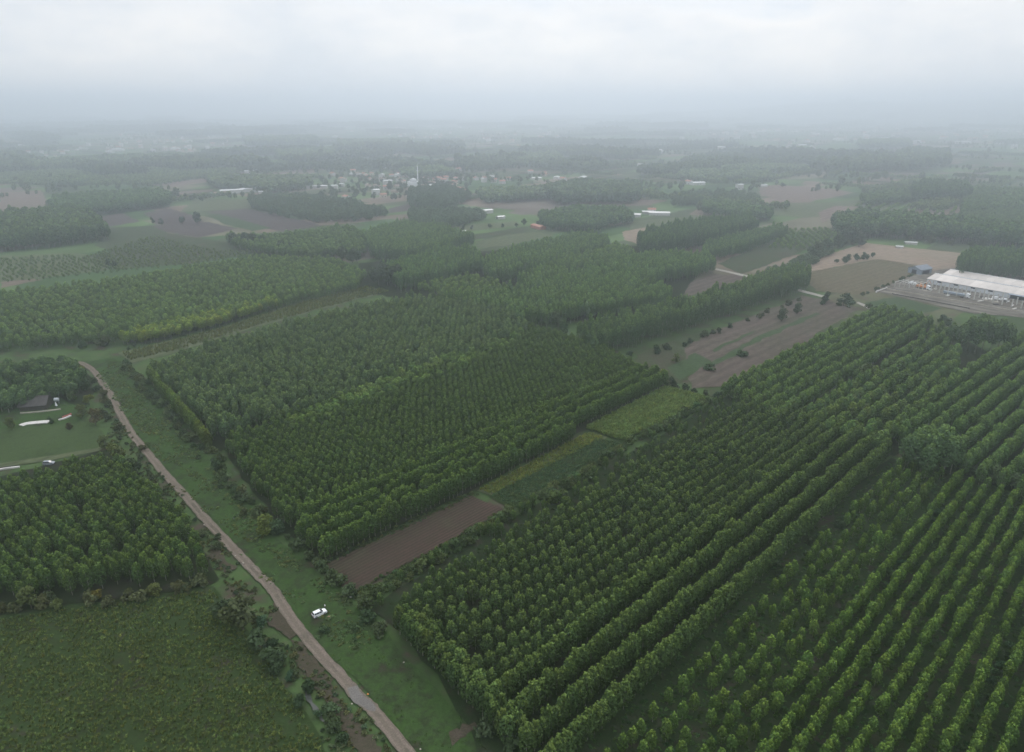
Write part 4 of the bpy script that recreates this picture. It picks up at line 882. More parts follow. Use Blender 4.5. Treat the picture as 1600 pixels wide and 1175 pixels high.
cover('verge_weeds', K_BRAMBLE, [(150, 585), (192, 556), (215, 590), (300, 690), (370, 770), (440, 850), (520, 920), (560, 950), (610, 1000), (540, 1020), (500, 1005), (318, 805), (240, 718)], 1.15, 0.35, 0.9, (1.35, 1.4, 1.15), 'patches of darker weeds on the grass verge', 'weeds', clump=0.55, hue=0.25)
cover('verge_grass', K_WEED, [(150, 585), (192, 556), (215, 590), (300, 690), (370, 770), (440, 850), (520, 920), (560, 950), (610, 1000), (650, 1050), (760, 1150), (800, 1240), (690, 1240), (618, 1130), (500, 1005), (318, 805), (240, 718)], 1.0, 0.3, 0.6, (0.8, 1.05, 0.6), 'tufts of grass on the verge right of the track', 'grass', hue=0.2, clump=0.7)
cover('bank_scrub', K_BRAMBLE, [(152, 600), (165, 612), (185, 655), (225, 705), (318, 812), (400, 905), (430, 945), (470, 1010), (530, 1075), (600, 1150), (640, 1240), (540, 1240), (470, 1090), (400, 990), (345, 905), (300, 835), (195, 718), (165, 680)], 1.5, 0.4, 1.0, (1.15, 1.05, 1.0), 'scrub and brambles on the left bank of the track', 'weeds', hue=0.35, clump=0.7)
cover('field_edge_weeds', K_BRAMBLE, [(505, 886), (500, 878), (736, 768), (748, 774), (736, 779)], 0.9, 0.3, 0.8, (1.0, 1.05, 0.9), 'weeds between the ploughed field and the poplar rows', 'weeds', hue=0.25, drop=0.2)
cover('field_edge_weeds', K_BRAMBLE, [(540, 932), (548, 928), (788, 797), (808, 806), (570, 945)], 1.0, 0.35, 1.0, (1.0, 1.1, 0.9), 'weeds between the ploughed field and its hedge', 'weeds', hue=0.25, drop=0.2)
cover('bean_crop', K_BEAN, [(768, 776), (925, 686), (970, 693), (803, 792)], 0.75, 0.8, 1.2, (0.9, 1.1, 1.0), 'dark green bean crop in the plot beside the hedge', 'crop', rowgap=1.1, val=0.15)
cover('tall_weeds', K_MAIZE, [(748, 767), (918, 678), (945, 684), (772, 774)], 0.8, 0.4, 0.7, (1.75, 1.65, 1.05), 'pale tall weeds along the upper side of the bean plot', 'weeds', hue=0.25)
cover('maize_crop', K_MAIZE, [(914, 671), (1040, 606), (1112, 626), (972, 690)], 0.8, 0.8, 1.05, (1.5, 1.65, 1.25), 'pale green maize standing in the plot behind the beans', 'crop', rowgap=1.0, val=0.2)
cover('pale_crop', K_MAIZE, [(190, 553), (330, 519), (480, 472), (572, 449), (612, 455), (500, 483), (400, 510), (272, 549), (205, 564)], 1.5, 0.7, 1.0, (1.25, 1.15, 0.95), 'drying pale crop in the strip between plantations', 'crop', 38, 1.9, val=0.2)
cover('floor_weeds', K_BRAMBLE, [(870, 1180), (1130, 950), (1390, 722), (1480, 742), (1600, 782), (1680, 790), (1700, 1240), (820, 1240)], 1.3, 0.3, 0.8, (0.7, 0.95, 0.7), 'dark weeds on the floor of the young plantation', 'weeds', clump=0.0, hue=0.2)
cover('floor_weeds', K_BRAMBLE, [(580, 948), (800, 812), (1140, 620), (1260, 665), (1130, 800), (900, 1000), (740, 1130), (640, 1000)], 2.4, 0.3, 0.8, (0.62, 0.75, 0.65), 'dark weeds under the rows of the large poplar block', 'weeds', clump=0.9, hue=0.2)

# ------------------------------------------------------------------ mesh helpers for built things
class Fr:
    """a local frame: u along an azimuth, v to its right, z up"""
    def __init__(s, o, az): s.o = np.array([o[0], o[1]]); s.u = np.array([math.sin(R(az)), math.cos(R(az))]); s.v = np.array([s.u[1], -s.u[0]]); s.rz = R(90 - az)
    def p(s, u, v): q = s.o + s.u * u + s.v * v; return (q[0], q[1])
class MB:
    def __init__(s): s.V, s.F = [], []
    def box(s, x0, x1, y0, y1, z0, z1, top=(1, 1)):
        i = len(s.V); cx, cy_ = (x0 + x1) / 2, (y0 + y1) / 2; hx, hy = (x1 - x0) / 2, (y1 - y0) / 2
        for z, a, b in ((z0, 1, 1), (z1, top[0], top[1])):
            for sx, sy in ((-1, -1), (1, -1), (1, 1), (-1, 1)): s.V.append((cx + sx * hx * a, cy_ + sy * hy * b, z))
        s.F += [(i + 3, i + 2, i + 1, i), (i + 4, i + 5, i + 6, i + 7)] + [(i + k, i + (k + 1) % 4, i + 4 + (k + 1) % 4, i + 4 + k) for k in range(4)]
        return s
    def prism(s, prof, a0, a1, axis='x'):
        """a profile of (b, z) points carried along an axis"""
        i = len(s.V); n = len(prof)
        for a in (a0, a1):
            for b, z in prof: s.V.append((a, b, z) if axis == 'x' else (b, a, z))
        s.F += [tuple(range(i, i + n)), tuple(range(i + 2 * n - 1, i + n - 1, -1))] + [(i + k, i + n + k, i + n + (k + 1) % n, i + (k + 1) % n) for k in range(n)]
        return s
    def tube(s, a, b, r0, r1=None, n=8):
        r1 = r0 if r1 is None else r1; a, b = np.array(a, float), np.array(b, float); d = (b - a) / np.linalg.norm(b - a)
        u = np.cross(d, [0.3, 0.2, 0.93] if abs(d[2]) < 0.9 else [1, 0, 0]); u /= np.linalg.norm(u); w = np.cross(d, u); i = len(s.V)
        for c, r in ((a, r0), (b, r1)):
            for k in range(n): th = 2 * math.pi * k / n; s.V.append(tuple(c + (u * math.cos(th) + w * math.sin(th)) * r))
        s.F += [tuple(range(i + n - 1, i - 1, -1)), tuple(range(i + n, i + 2 * n))] + [(i + k, i + (k + 1) % n, i + n + (k + 1) % n, i + n + k) for k in range(n)]
        return s
    def loft(s, rings, cap=True):
        i = len(s.V); n = len(rings[0])
        for r in rings: s.V += [tuple(p) for p in r]
        for j in range(len(rings) - 1): s.F += [(i + j * n + k, i + j * n + (k + 1) % n, i + (j + 1) * n + (k + 1) % n, i + (j + 1) * n + k) for k in range(n)]
        if cap: s.F += [tuple(range(i + n - 1, i - 1, -1)), tuple(range(i + (len(rings) - 1) * n, i + len(rings) * n))]
        return s
    def mesh(s, name, mat, bevel=0.0, smooth_=False):
        bm = bmesh.new(); vs = [bm.verts.new(v) for v in s.V]
        for f in s.F:
            try: bm.faces.new([vs[k] for k in f])
            except ValueError: pass
        if bevel: bmesh.ops.bevel(bm, geom=bm.edges[:], offset=bevel, segments=2, affect='EDGES', clamp_overlap=True)
        bmesh.ops.recalc_face_normals(bm, faces=bm.faces[:])
        me = bpy.data.meshes.new(name); bm.to_mesh(me); bm.free(); me.materials.append(mat)
        if smooth_:
            for p in me.polygons: p.use_smooth = True
        return me
    def put(s, name, mat, parent=None, **k): return link(name, s.mesh(name, mat, **k), parent)

W_WALL = plain('pale_render', (0.48, 0.46, 0.43), 0.85, 0.12, 0.6)
W_CREAM = plain('cream_render', (0.46, 0.40, 0.31), 0.85, 0.12, 0.6)
W_ROOF = plain('red_tile_roof', (0.34, 0.14, 0.095), 0.8, 0.25, 0.5)
W_ROOF2 = plain('brown_tile_roof', (0.22, 0.14, 0.11), 0.8, 0.25, 0.5)
W_SHEET = plain('pale_sheet_roof', (0.46, 0.45, 0.44), 0.5, 0.08, 0.4)
W_HALLS = [plain('hall_roof_sheet', (0.53 * k, 0.475 * k, 0.43 * k), 0.6, 0.12, 0.15) for k in (0.88, 0.97, 1.06)]
W_HALLW = plain('hall_wall_sheet', (0.60, 0.62, 0.64), 0.5, 0.1, 0.2)
W_GREY = plain('grey_roof_sheet', (0.16, 0.18, 0.21), 0.6, 0.2, 0.4)
W_CONC = plain('pale_concrete', (0.47, 0.455, 0.42), 0.85, 0.12, 0.8)
W_CONCD = plain('beige_concrete', (0.36, 0.32, 0.27), 0.9, 0.18, 0.5)
W_DARK = plain('dark_opening', (0.02, 0.022, 0.025), 0.5)
W_GLASS = plain('window_glass', (0.02, 0.025, 0.03), 0.08)
W_WHITE = plain('white_paint', (0.78, 0.78, 0.78), 0.32)
W_BLACK = plain('black_rubber', (0.02, 0.02, 0.02), 0.75)
W_ORANGE = plain('orange_paint', (0.55, 0.20, 0.04), 0.5, 0.1, 1.0)
W_BLUEG = plain('blue_grey_cladding', (0.24, 0.28, 0.33), 0.6, 0.1, 0.5)
W_DTILE = plain('dark_tile_roof', (0.055, 0.047, 0.045), 0.8, 0.35, 0.7)
W_TIMB = plain('dark_timber', (0.06, 0.05, 0.042), 0.85, 0.3, 1.2)
W_TILEB = plain('white_coping', (0.52, 0.49, 0.46), 0.7, 0.2, 0.8)
W_REDM = plain('faded_red_paint', (0.38, 0.09, 0.08), 0.7, 0.2, 1.0)
W_SKIN = plain('skin', (0.42, 0.25, 0.18), 0.6); W_CLOTH = plain('dark_cloth', (0.018, 0.02, 0.025), 0.9); W_SHIRT = plain('white_cloth', (0.8, 0.8, 0.8), 0.85); W_HAIR = plain('dark_hair', (0.015, 0.012, 0.01), 0.7)
W_METAL = plain('steel', (0.4, 0.42, 0.44), 0.4, 0, 1, 0.6); W_RED = plain('red_lens', (0.35, 0.02, 0.02), 0.3); W_LENS = plain('clear_lens', (0.7, 0.72, 0.75), 0.15)
W_MUDS = plain('bleached_stone', (0.36, 0.32, 0.27), 0.9, 0.2, 2.0)

# ------------------------------------------------------------------ the long white hall and its lot
def hall():
    a, b = np.array(at(1448.5, 435, 4.0)), np.array(at(1600, 461.5, 4.0)); az = math.degrees(math.atan2(*(b - a)))
    F_ = Fr(a, az); e = empty('storage_hall', (a[0], a[1], 0), F_.rz)
    tag(e, 'long pale hall with two low gabled roofs side by side, at right', 'hall')
    far = np.array(at(1489, 421, 4.0)) - a; W = abs(float(far @ F_.v)); L_ = 150.0
    sp = W / 2
    walls = MB()
    walls.prism([(0, 0), (0, 4.0), (sp / 2, 4.0 + sp * 0.09), (sp, 4.0), (sp, 0)], 0.3, L_ - 0.3).prism([(sp + .02, 0), (sp + .02, 4.0), (sp * 1.5, 4.0 + sp * 0.09), (2 * sp, 4.0), (2 * sp, 0)], 0.3, L_ - 0.3)
    walls.put('wall', W_HALLW, e)
    for k in (0, 1):
        o = sp * k; rd = 4.0 + sp * 0.09
        for nm, prof in (('near', [(o - 0.7, 3.85), (o + sp / 2, rd + 0.05), (o + sp / 2, rd + 0.2), (o - 0.7, 4.0)]), ('far', [(o + sp / 2 + .01, rd + 0.05), (o + sp - 0.3, 4.02), (o + sp - 0.3, 4.17), (o + sp / 2 + .01, rd + 0.2)])):
            panels = [MB().prism(prof, 0.03, 5.97).mesh('roof_panel', m_) for m_ in W_HALLS]
            for q in range(25): link('roof_panel', panels[int(NR.integers(0, 3))], e, (6.0 * q, 0, 0))
        MB().box(-0.55, L_ + 0.55, o + sp / 2 - 0.35, o + sp / 2 + 0.35, rd + 0.2, rd + 0.32).put('ridge_cap', W_HALLW, e)
    MB().box(-0.4, L_, sp - 0.28, sp + 0.0, 4.0, 4.28).put('valley_gutter', W_BLUEG, e)
    # open loading bays under a canopy on the lot side, u measured from the barn end
    for u0, u1 in ((58, 76), (80, 92)):
        MB().box(u0, u1, -3.6, -0.72, 3.55, 3.8).put('canopy', W_BLUEG, e)
        MB().box(u0 + 0.6, u1 - 0.6, -0.15, -0.02, 0.1, 3.3).put('bay_opening', W_DARK, e)
    for u0 in range(8, 140, 12):
        if not (54 < u0 < 92): MB().box(u0, u0 + 3.0, -0.09, -0.02, 2.4, 3.3).put('window', W_GLASS, e)
    MB().tube((66, 2, 4.1), (66, 2, 9.5), 0.12).put('flue', W_METAL, e)
    return F_
HF = hall()
def lot_things():
    az = math.degrees(math.atan2(HF.u[0], HF.u[1]))
    colm = MB().box(-0.28, 0.28, -0.28, 0.28, 0, 5.2).box(-0.45, 0.45, -0.34, 0.34, 5.2, 5.5).box(-0.5, 0.5, -0.5, 0.5, 0, 0.25).mesh('concrete_column', W_CONC)
    for rw, v in enumerate((9.0, 17.0, 25.0)):
        for k in range(22):
            if rw == 0 and k in (9, 10, 11, 12): continue
            u = 9 + 6.0 * k + NR.normal(0, 0.08)
            o = link('concrete_column', colm, None, (*HF.p(u, v), 0), HF.rz)
            tag(o, 'white concrete column in the %s row from the hall, %s from the barn end' % (nth(rw + 1), nth(k + 1 if rw or k < 9 else k - 3)), 'column', 'concrete columns of the unfinished hall')
    beam = MB().box(-0.22, 0.22, -8.4, 8.4, 4.6, 5.1).mesh('beam', W_CONC); leg = MB().box(-0.25, 0.25, -0.25, 0.25, 0, 4.58).mesh('leg', W_CONC)
    for k in range(6):
        e = empty('portal_frame', (*at(1404 + 7.5 * k, 446.5 + 0.75 * k), 0), HF.rz, 0.8); tag(e, 'white concrete portal frame left of the excavator, %s from the stubble field' % nth(k + 1), 'frame', 'concrete portal frames')
        link('beam', beam, e)
        for v in (-8.0, 8.0): link('leg', leg, e, (0, v, 0))
    # foundation walls: two long low concrete lines
    for name, p, q_, h, m, lab in (('foundation_wall', (1384, 452), (1600, 489), 0.8, W_CONCD, 'long beige foundation wall across the lot, nearer the columns'), ('foundation_wall', (1394, 460), (1515, 483), 0.9, W_TIMB, 'dark low wall along the lower edge of the lot'), ('foundation_wall', (1368, 457), (1386, 450.5), 0.9, W_TILEB, 'short pale wall at the left corner of the lot')):
        a, b = np.array(at(*p)), np.array(at(*q_)); L_ = float(np.linalg.norm(b - a)); F_ = Fr(a, math.degrees(math.atan2(*(b - a))))
        e = MB().box(0, L_, -0.25, 0.25, 0, h).box(0, L_, -0.6, -0.25, 0, 0.2).mesh(name, m); tag(link(name, e, None, (a[0], a[1], 0), F_.rz), lab, 'wall')
    # stacks of pale material between the columns
    heaps = [MB().box(-w_, w_, -d_, d_, 0, 0.12).box(-w_ * .9, w_ * .9, -d_ * .92, d_ * .92, 0.125, h_).mesh('material_stack', m_) for w_, d_, h_, m_ in ((0.8, 2.2, 0.9, W_CONC), (1.4, 1.1, 0.7, W_CONCD), (0.6, 3.0, 0.6, W_TILEB), (1.1, 1.6, 1.3, W_TIMB))]
    for rw, v in enumerate((13.0, 21.0, 28.0)):
        for k in range(11):
            o = link('material_stack', heaps[int(NR.integers(0, 4))], None, (*HF.p(14 + 11.5 * k + NR.normal(0, 1.6), v + NR.normal(0, 1.0)), 0), HF.rz + NR.normal(0, 0.3))
            tag(o, 'building material stack on the lot, %s line from the hall, %s from the barn end' % (nth(rw + 1), nth(k + 1)), 'stack', 'building material on the lot')
    # trucks
    def truck(xy, az_, label, trailer=12.0, tm=None):
        F_ = Fr(at(*xy), az_); e = empty('lorry', (*F_.o, 0), F_.rz); tag(e, label, 'lorry')
        MB().box(0, trailer, -1.25, 1.25, 1.0, 1.25).put('chassis', W_METAL, e)
        MB().box(0, trailer, -1.25, 1.25, 1.26, 2.5).put('trailer_body', tm or W_BLUEG, e)
        c = MB(); c.loft([[(trailer + 0.6, -1.2, 0.6), (trailer + 0.6, 1.2, 0.6), (trailer + 0.6, 1.2, 3.4), (trailer + 0.6, -1.2, 3.4)], [(trailer + 2.3, -1.2, 0.6), (trailer + 2.3, 1.2, 0.6), (trailer + 2.3, 1.2, 3.3), (trailer + 2.3, -1.2, 3.3)], [(trailer + 2.9, -1.15, 0.6), (trailer + 2.9, 1.15, 0.6), (trailer + 2.65, 1.1, 2.6), (trailer + 2.65, -1.1, 2.6)]])
        c.put('cab', W_WHITE, e, bevel=0.05)
        MB().box(trailer + 2.6, trailer + 2.95, -1.0, 1.0, 1.7, 2.5, (0.4, 0.95)).put('windscreen', W_GLASS, e)
        w = MB().tube((0, -0.18, 0), (0, 0.18, 0), 0.5, n=12).mesh('wheel', W_BLACK)
        for u in (1.2, 2.5, 3.8, trailer - 1.0, trailer + 1.9):
            for v in (-1.1, 1.1): link('wheel', w, e, (u, v, 0.5))
    truck((1474, 459), az - 1, 'white cab lorry with long blue-grey trailer parked before the columns', 15.0)
    truck((1432, 449.5), az + 2, 'white cab lorry near the excavator, short orange-brown load', 7.0, W_ORANGE)
    # excavator
    e = empty('excavator', (*at(1442, 447), 0), HF.rz + 0.6); tag(e, 'orange excavator with raised arm beside the barn end of the lot', 'excavator')
    for v in (-1.1, 1.1): MB().box(-1.8, 1.8, v - 0.3, v + 0.3, 0, 0.8, (0.85, 1)).put('track', W_BLACK, e, bevel=0.1)
    MB().box(-2.0, 1.4, -1.35, 1.35, 0.95, 2.0).put('body', W_ORANGE, e, bevel=0.1)
    MB().box(0.0, 1.4, -1.3, -0.2, 2.0, 3.1, (0.85, 0.9)).put('cab', W_GLASS, e)
    MB().prism([(1.3, 1.6), (3.6, 4.6), (4.0, 4.4), (1.7, 1.4)], 0.1, 0.5, 'y').put('boom', W_ORANGE, e)
    MB().prism([(3.6, 4.7), (4.0, 4.6), (5.6, 2.2), (5.3, 2.1)], 0.12, 0.48, 'y').put('arm', W_ORANGE, e)
    MB().prism([(5.2, 2.2), (5.7, 2.3), (5.9, 1.3), (5.1, 1.2)], -0.2, 0.8, 'y').put('bucket', W_METAL, e)
    # stacks of slabs, site vans, containers
    slab = MB().box(-0.6, 0.6, -2.4, 2.4, 0, 0.9).mesh('slab_stack', W_TILEB)
    for q, (x, y) in enumerate(((1536, 467), (1540, 467.6), (1544.5, 468.2), (1548.5, 468.8))):
        tag(link('slab_stack', slab, None, (*at(x, y), 0), HF.rz + 0.3), 'white slab stack lying on the lot by the columns, %s from the left' % nth(q + 1), 'slabs', 'white slab stacks')
    def van(xy, az_, label):
        F_ = Fr(at(*xy), az_); e = empty('van', (*F_.o, 0), F_.rz); tag(e, label, 'van')
        MB().loft([[(-2.6, -0.95, 0.4), (-2.6, 0.95, 0.4), (-2.55, 0.9, 2.1), (-2.55, -0.9, 2.1)], [(1.2, -0.95, 0.4), (1.2, 0.95, 0.4), (1.2, 0.9, 2.15), (1.2, -0.9, 2.15)], [(1.9, -0.95, 0.4), (1.9, 0.95, 0.4), (1.9, 0.85, 1.2), (1.9, -0.85, 1.2)], [(2.6, -0.9, 0.4), (2.6, 0.9, 0.4), (2.6, 0.8, 1.0), (2.6, -0.8, 1.0)]]).put('body', W_WHITE, e, bevel=0.05)
        MB().prism([(1.24, 2.0), (1.9, 1.25), (1.95, 1.28), (1.29, 2.05)], -0.8, 0.8, 'y').put('windscreen', W_GLASS, e)
        w = MB().tube((0, -0.12, 0), (0, 0.12, 0), 0.36, n=12).mesh('wheel', W_BLACK)
        for u in (-1.7, 1.7):
            for v in (-0.88, 0.88): link('wheel', w, e, (u, v, 0.36))
    van((1430, 446), az + 10, 'white van left of the excavator'); van((1424, 444), az - 60, 'white van between the portal frames'); van((1556, 468), az, 'white van right of the slab stacks'); van((1570, 471), az + 5, 'white van farther right on the lot')
    # barn at the end of the hall
    F_ = Fr(at(1437, 430), 62); e = empty('barn', (*F_.o, 0), F_.rz); tag(e, 'small barn with grey pitched roof left of the long hall', 'barn')
    MB().prism([(0, 0), (0, 4.2), (5.5, 6.4), (11, 4.2), (11, 0)], 0.3, 15).put('wall', W_BLUEG, e)
    for pr in ([(-0.6, 4.05), (5.5, 6.5), (5.5, 6.68), (-0.6, 4.23)], [(5.51, 6.5), (11.6, 4.05), (11.6, 4.23), (5.51, 6.68)]): MB().prism(pr, -0.4, 15.6).put('roof_slope', W_GREY, e)
    MB().box(0.2, 0.28, 3.5, 7.5, 0, 3.6).put('door', W_DARK, e)
    MB().box(3, 12, -0.08, -0.01, 0.2, 3.2).put('bay_opening', W_DARK, e)
lot_things()

# ------------------------------------------------------------------ houses
def house_set(w, l, h, wall, roof, gable=0.42, chimney=True):
    a = MB().prism([(-w / 2, 0), (-w / 2, h), (0, h + w / 2 * gable), (w / 2, h), (w / 2, 0)], -l / 2, l / 2).mesh('wall', wall)
    r = MB()
    t = 0.18; ov = 0.5; rise = (w / 2 + ov) * gable
    r.prism([(-w / 2 - ov, h + w / 2 * gable - rise), (0, h + w / 2 * gable + .02), (0, h + w / 2 * gable + t), (-w / 2 - ov, h + w / 2 * gable - rise + t)], -l / 2 - ov, l / 2 + ov)
    r.prism([(0.01, h + w / 2 * gable + .02), (w / 2 + ov, h + w / 2 * gable - rise), (w / 2 + ov, h + w / 2 * gable - rise + t), (0.01, h + w / 2 * gable + t)], -l / 2 - ov, l / 2 + ov)
    c = MB().box(l * 0.2, l * 0.2 + 0.7, 0.4, 1.1, h, h + w / 2 * gable + 1.1).mesh('chimney', wall)
    wm = MB()
    for u in (-l * 0.3, 0.0, l * 0.3):
        for s_ in (-1, 1): wm.box(u - 0.6, u + 0.6, s_ * w / 2 - 0.04, s_ * w / 2 + 0.04, 1.0, 2.3)
    return [('wall', a), ('roof', r.mesh('roof', roof)), ('chimney', c)]
HS = [house_set(9, 11, 5.6, W_WALL, W_ROOF), house_set(8, 12, 3.4, W_CREAM, W_ROOF2), house_set(10, 10, 6.0, W_WALL, W_ROOF2), house_set(8, 10, 5.4, W_CREAM, W_ROOF), house_set(11, 24, 4.2, W_WALL, W_SHEET, 0.25), house_set(9, 10, 8.0, W_WALL, W_SHEET, 0.2)]
winm = [MB().box(-0.6, 0.6, -0.05, 0.05, 0, 1.3).mesh('window', W_GLASS)]
def house(x, y, k, label, group=None, s=1.0, z=0.0, name='village_house', az=None, xy=None, win=True, parts=3):
    p = xy if xy is not None else at(x, y); e = empty(name, (p[0], p[1], z), NR.uniform(0, 3.14) if az is None else R(90 - az), s); tag(e, label, 'house', group)
    for nm, me in HS[k][:parts]: link(nm, me, e)
    if win:
        w = (9, 8, 10, 8, 11, 9)[k]
        for u in (-2.6, 2.6):
            for sgn in (-1, 1): link('window', winm[0], e, (u, sgn * (w / 2 + 0.0), 1.2))
KN = ('pale two storey house with red tiled roof', 'low cream house with brown roof', 'pale block house with brown roof', 'cream house with red roof', 'long low shed with pale sheet roof', 'white house with flat pale roof')
# the village left of the middle
vq = [0] * 6
for i in range(96):
    for _ in range(20):
        x = NR.uniform(515, 725) if i < 80 else NR.uniform(730, 880); y = NR.normal(287, 12) if i < 80 else NR.normal(283, 10)
        if 262 < y < 312: break
    k = int(NR.choice(6, p=[.3, .2, .15, .2, .07, .08])); vq[k] += 1
    house(x, y, k, '%s among trees of the hazy village' % KN[k], 'houses of the hazy village: ' + KN[k], NR.uniform(0.75, 1.05))
P = []
for i in range(300): P.append(at(NR.uniform(500, 740), NR.uniform(262, 314)))
scatter('village_trees', K_BROAD, np.array(P), NR.uniform(0.6, 1.3, 300), tints(300, (0.85, 0.92, 0.92)), 'trees and gardens between the houses of the village', 'trees')
# mosque with its minaret
e = empty('mosque', (*at(646, 291), 0), 0.5); tag(e, 'white mosque with dome in the hazy village', 'mosque')
MB().box(-8, 8, -8, 8, 0, 8).put('wall', W_WHITE, e)
rings = [[(math.cos(t) * 6.5 * math.cos(a), math.sin(t) * 6.5 * math.cos(a), 8.05 + 5.5 * math.sin(a)) for t in np.linspace(0, 2 * math.pi, 16, endpoint=False)] for a in np.linspace(0, 1.45, 6)]
MB().loft(rings).put('dome', W_SHEET, e, smooth_=True)
m_ = MB().tube((11, 6, 0), (11, 6, 24), 0.85, 0.7, 10).tube((11, 6, 24.02), (11, 6, 25.2), 1.6, 1.6, 10).tube((11, 6, 25.22), (11, 6, 30), 0.75, 0.7, 10).tube((11, 6, 30.02), (11, 6, 36), 0.85, 0.04, 10); m_.put('minaret', W_WHITE, e)
# farm sheds and single farms of the middle distance
def shed(x, y, l, w, h, az, label, roof=None, wall=None):
    F_ = Fr(at(x, y), az); e = empty('farm_shed', (*F_.o, 0), F_.rz); tag(e, label, 'shed')
    MB().prism([(-w / 2, 0), (-w / 2, h), (0, h + w * 0.12), (w / 2, h), (w / 2, 0)], -l / 2, l / 2).put('wall', wall or W_WALL, e)
    for sg in (-1, 1): MB().prism([(sg * (w / 2 + 0.5), h - 0.1), (sg * 0.01, h + w * 0.12 + 0.03), (sg * 0.01, h + w * 0.12 + 0.2), (sg * (w / 2 + 0.5), h + 0.08)], -l / 2 - 0.4, l / 2 + 0.4).put('roof_slope', roof or W_SHEET, e)
    MB().box(-l / 2 - 0.06, -l / 2 - 0.01, -1.6, 1.6, 0, min(3.0, h - 0.3)).put('door', W_DARK, e)
shed(362, 302, 34, 12, 5, 66, 'long white roofed farm shed left of the village'); shed(388, 300, 24, 12, 5, 66, 'short white farm shed right of the long one'); shed(345, 305, 18, 10, 4, 60, 'pinkish low shed at the left end of the farm', W_ROOF2, W_CREAM); shed(410, 302, 12, 8, 3, 70, 'tiny white shed right of the farm')
shed(392, 271, 24, 12, 5, 70, 'far white sheds above the tan strip, left one'); shed(403, 269, 14, 10, 8, 70, 'far white shed above the tan strip, right taller one')
shed(470, 295, 40, 8, 4, 80, 'low pale greenhouse like shed left of the village'); shed(500, 294, 24, 8, 4, 80, 'short pale shed next to the village')
shed(841, 357, 20, 8, 3.2, 150, 'red walled shed with one pale roof slope above the centre', W_ROOF, W_ROOF); shed(991, 339, 16, 9, 3.4, 100, 'white shed at the edge of the meadow, left one'); shed(1030, 336, 26, 11, 3.2, 100, 'white long low shed right of the red roofed farmhouse'); shed(1012, 334, 14, 7, 3.0, 95, 'small white shed beside the red roofed farmhouse')
house(1018, 333, 0, 'red roofed farmhouse between white sheds above the centre right', None, 0.9, az=95)
shed(782, 342, 10, 6, 3, 60, 'small white hut among trees left of the red shed'); shed(762, 333, 12, 8, 4, 60, 'small pale cabin among trees behind the strips'); shed(1017, 238, 70, 22, 6, 80, 'bright white far roof at the upper middle'); shed(1252, 231, 30, 16, 10, 80, 'lone white farmhouse on the far plain at right')
shed(1051, 311, 8, 6, 4, 20, 'tiny white hut above the red roofed farm'); shed(1192, 292, 14, 8, 3, 80, 'pale hut at the corner of ploughed field upper right'); shed(724, 364, 6, 4, 2.5, 60, 'tiny white hut at the edge of the green strips')
for q, (x, y) in enumerate(((1423, 381.5), (1405, 388))): shed(x, y, 11 - 5 * q, 4, 2.0, 105, ('pale long hut on the upper edge of the stubble', 'small pale hut on the upper stubble')[q])
for q, (x, y) in enumerate(((1076, 288), (1090, 289), (1155, 296), (910, 280), (880, 283), (1000, 262), (1062, 264))): house(x, y, int(NR.integers(0, 6)), ('pale house at the far grove right of the middle', 'second pale house at the far grove right of the middle', 'house beside the woods left of ploughed fields', 'house above the large dark wood', 'house left above the large dark wood', 'lone house on the far plain at upper middle', 'second lone house on the far plain at upper middle')[q], None, 1.0)
# far towns: specks in the haze
def town(n, x0, x1, ymid, ysd, label, group, z=False, big=1.3):
    for i in range(n):
        x = NR.uniform(x0, x1); y = NR.normal(ymid, ysd)
        if y < 186 and not z: y = 186 + NR.random() * 6
        p = np.array(at(x, y)); h = 0.0
        if z:
            h = float(np.maximum(hill_height(p[0], p[1]) - 4, 0)); p = np.array(at(x, y, h)); h = float(np.maximum(hill_height(p[0], p[1]) - 4, 0))
        house(x, y, int(NR.choice([0, 1, 2, 3, 0, 4, 5])), label, group, NR.uniform(0.7, 1.3) * big, max(h - 0.5, 0), 'far_house', None, p, False, 2)
town(62, 130, 360, 226, 9, 'pale house of the hazy far town at upper left', 'houses of the far town at upper left', big=1.1)
town(18, 0, 140, 236, 6, 'pale house scattered at the far left edge', 'houses at the far left edge', big=0.9)
town(70, 520, 900, 209, 10, 'white house of the hazy far town at upper middle', 'houses of the far town at upper middle', big=1.3)
town(110, 1060, 1600, 212, 11, 'white house of the hazy far town at upper right', 'houses of the far town at upper right', big=1.4)

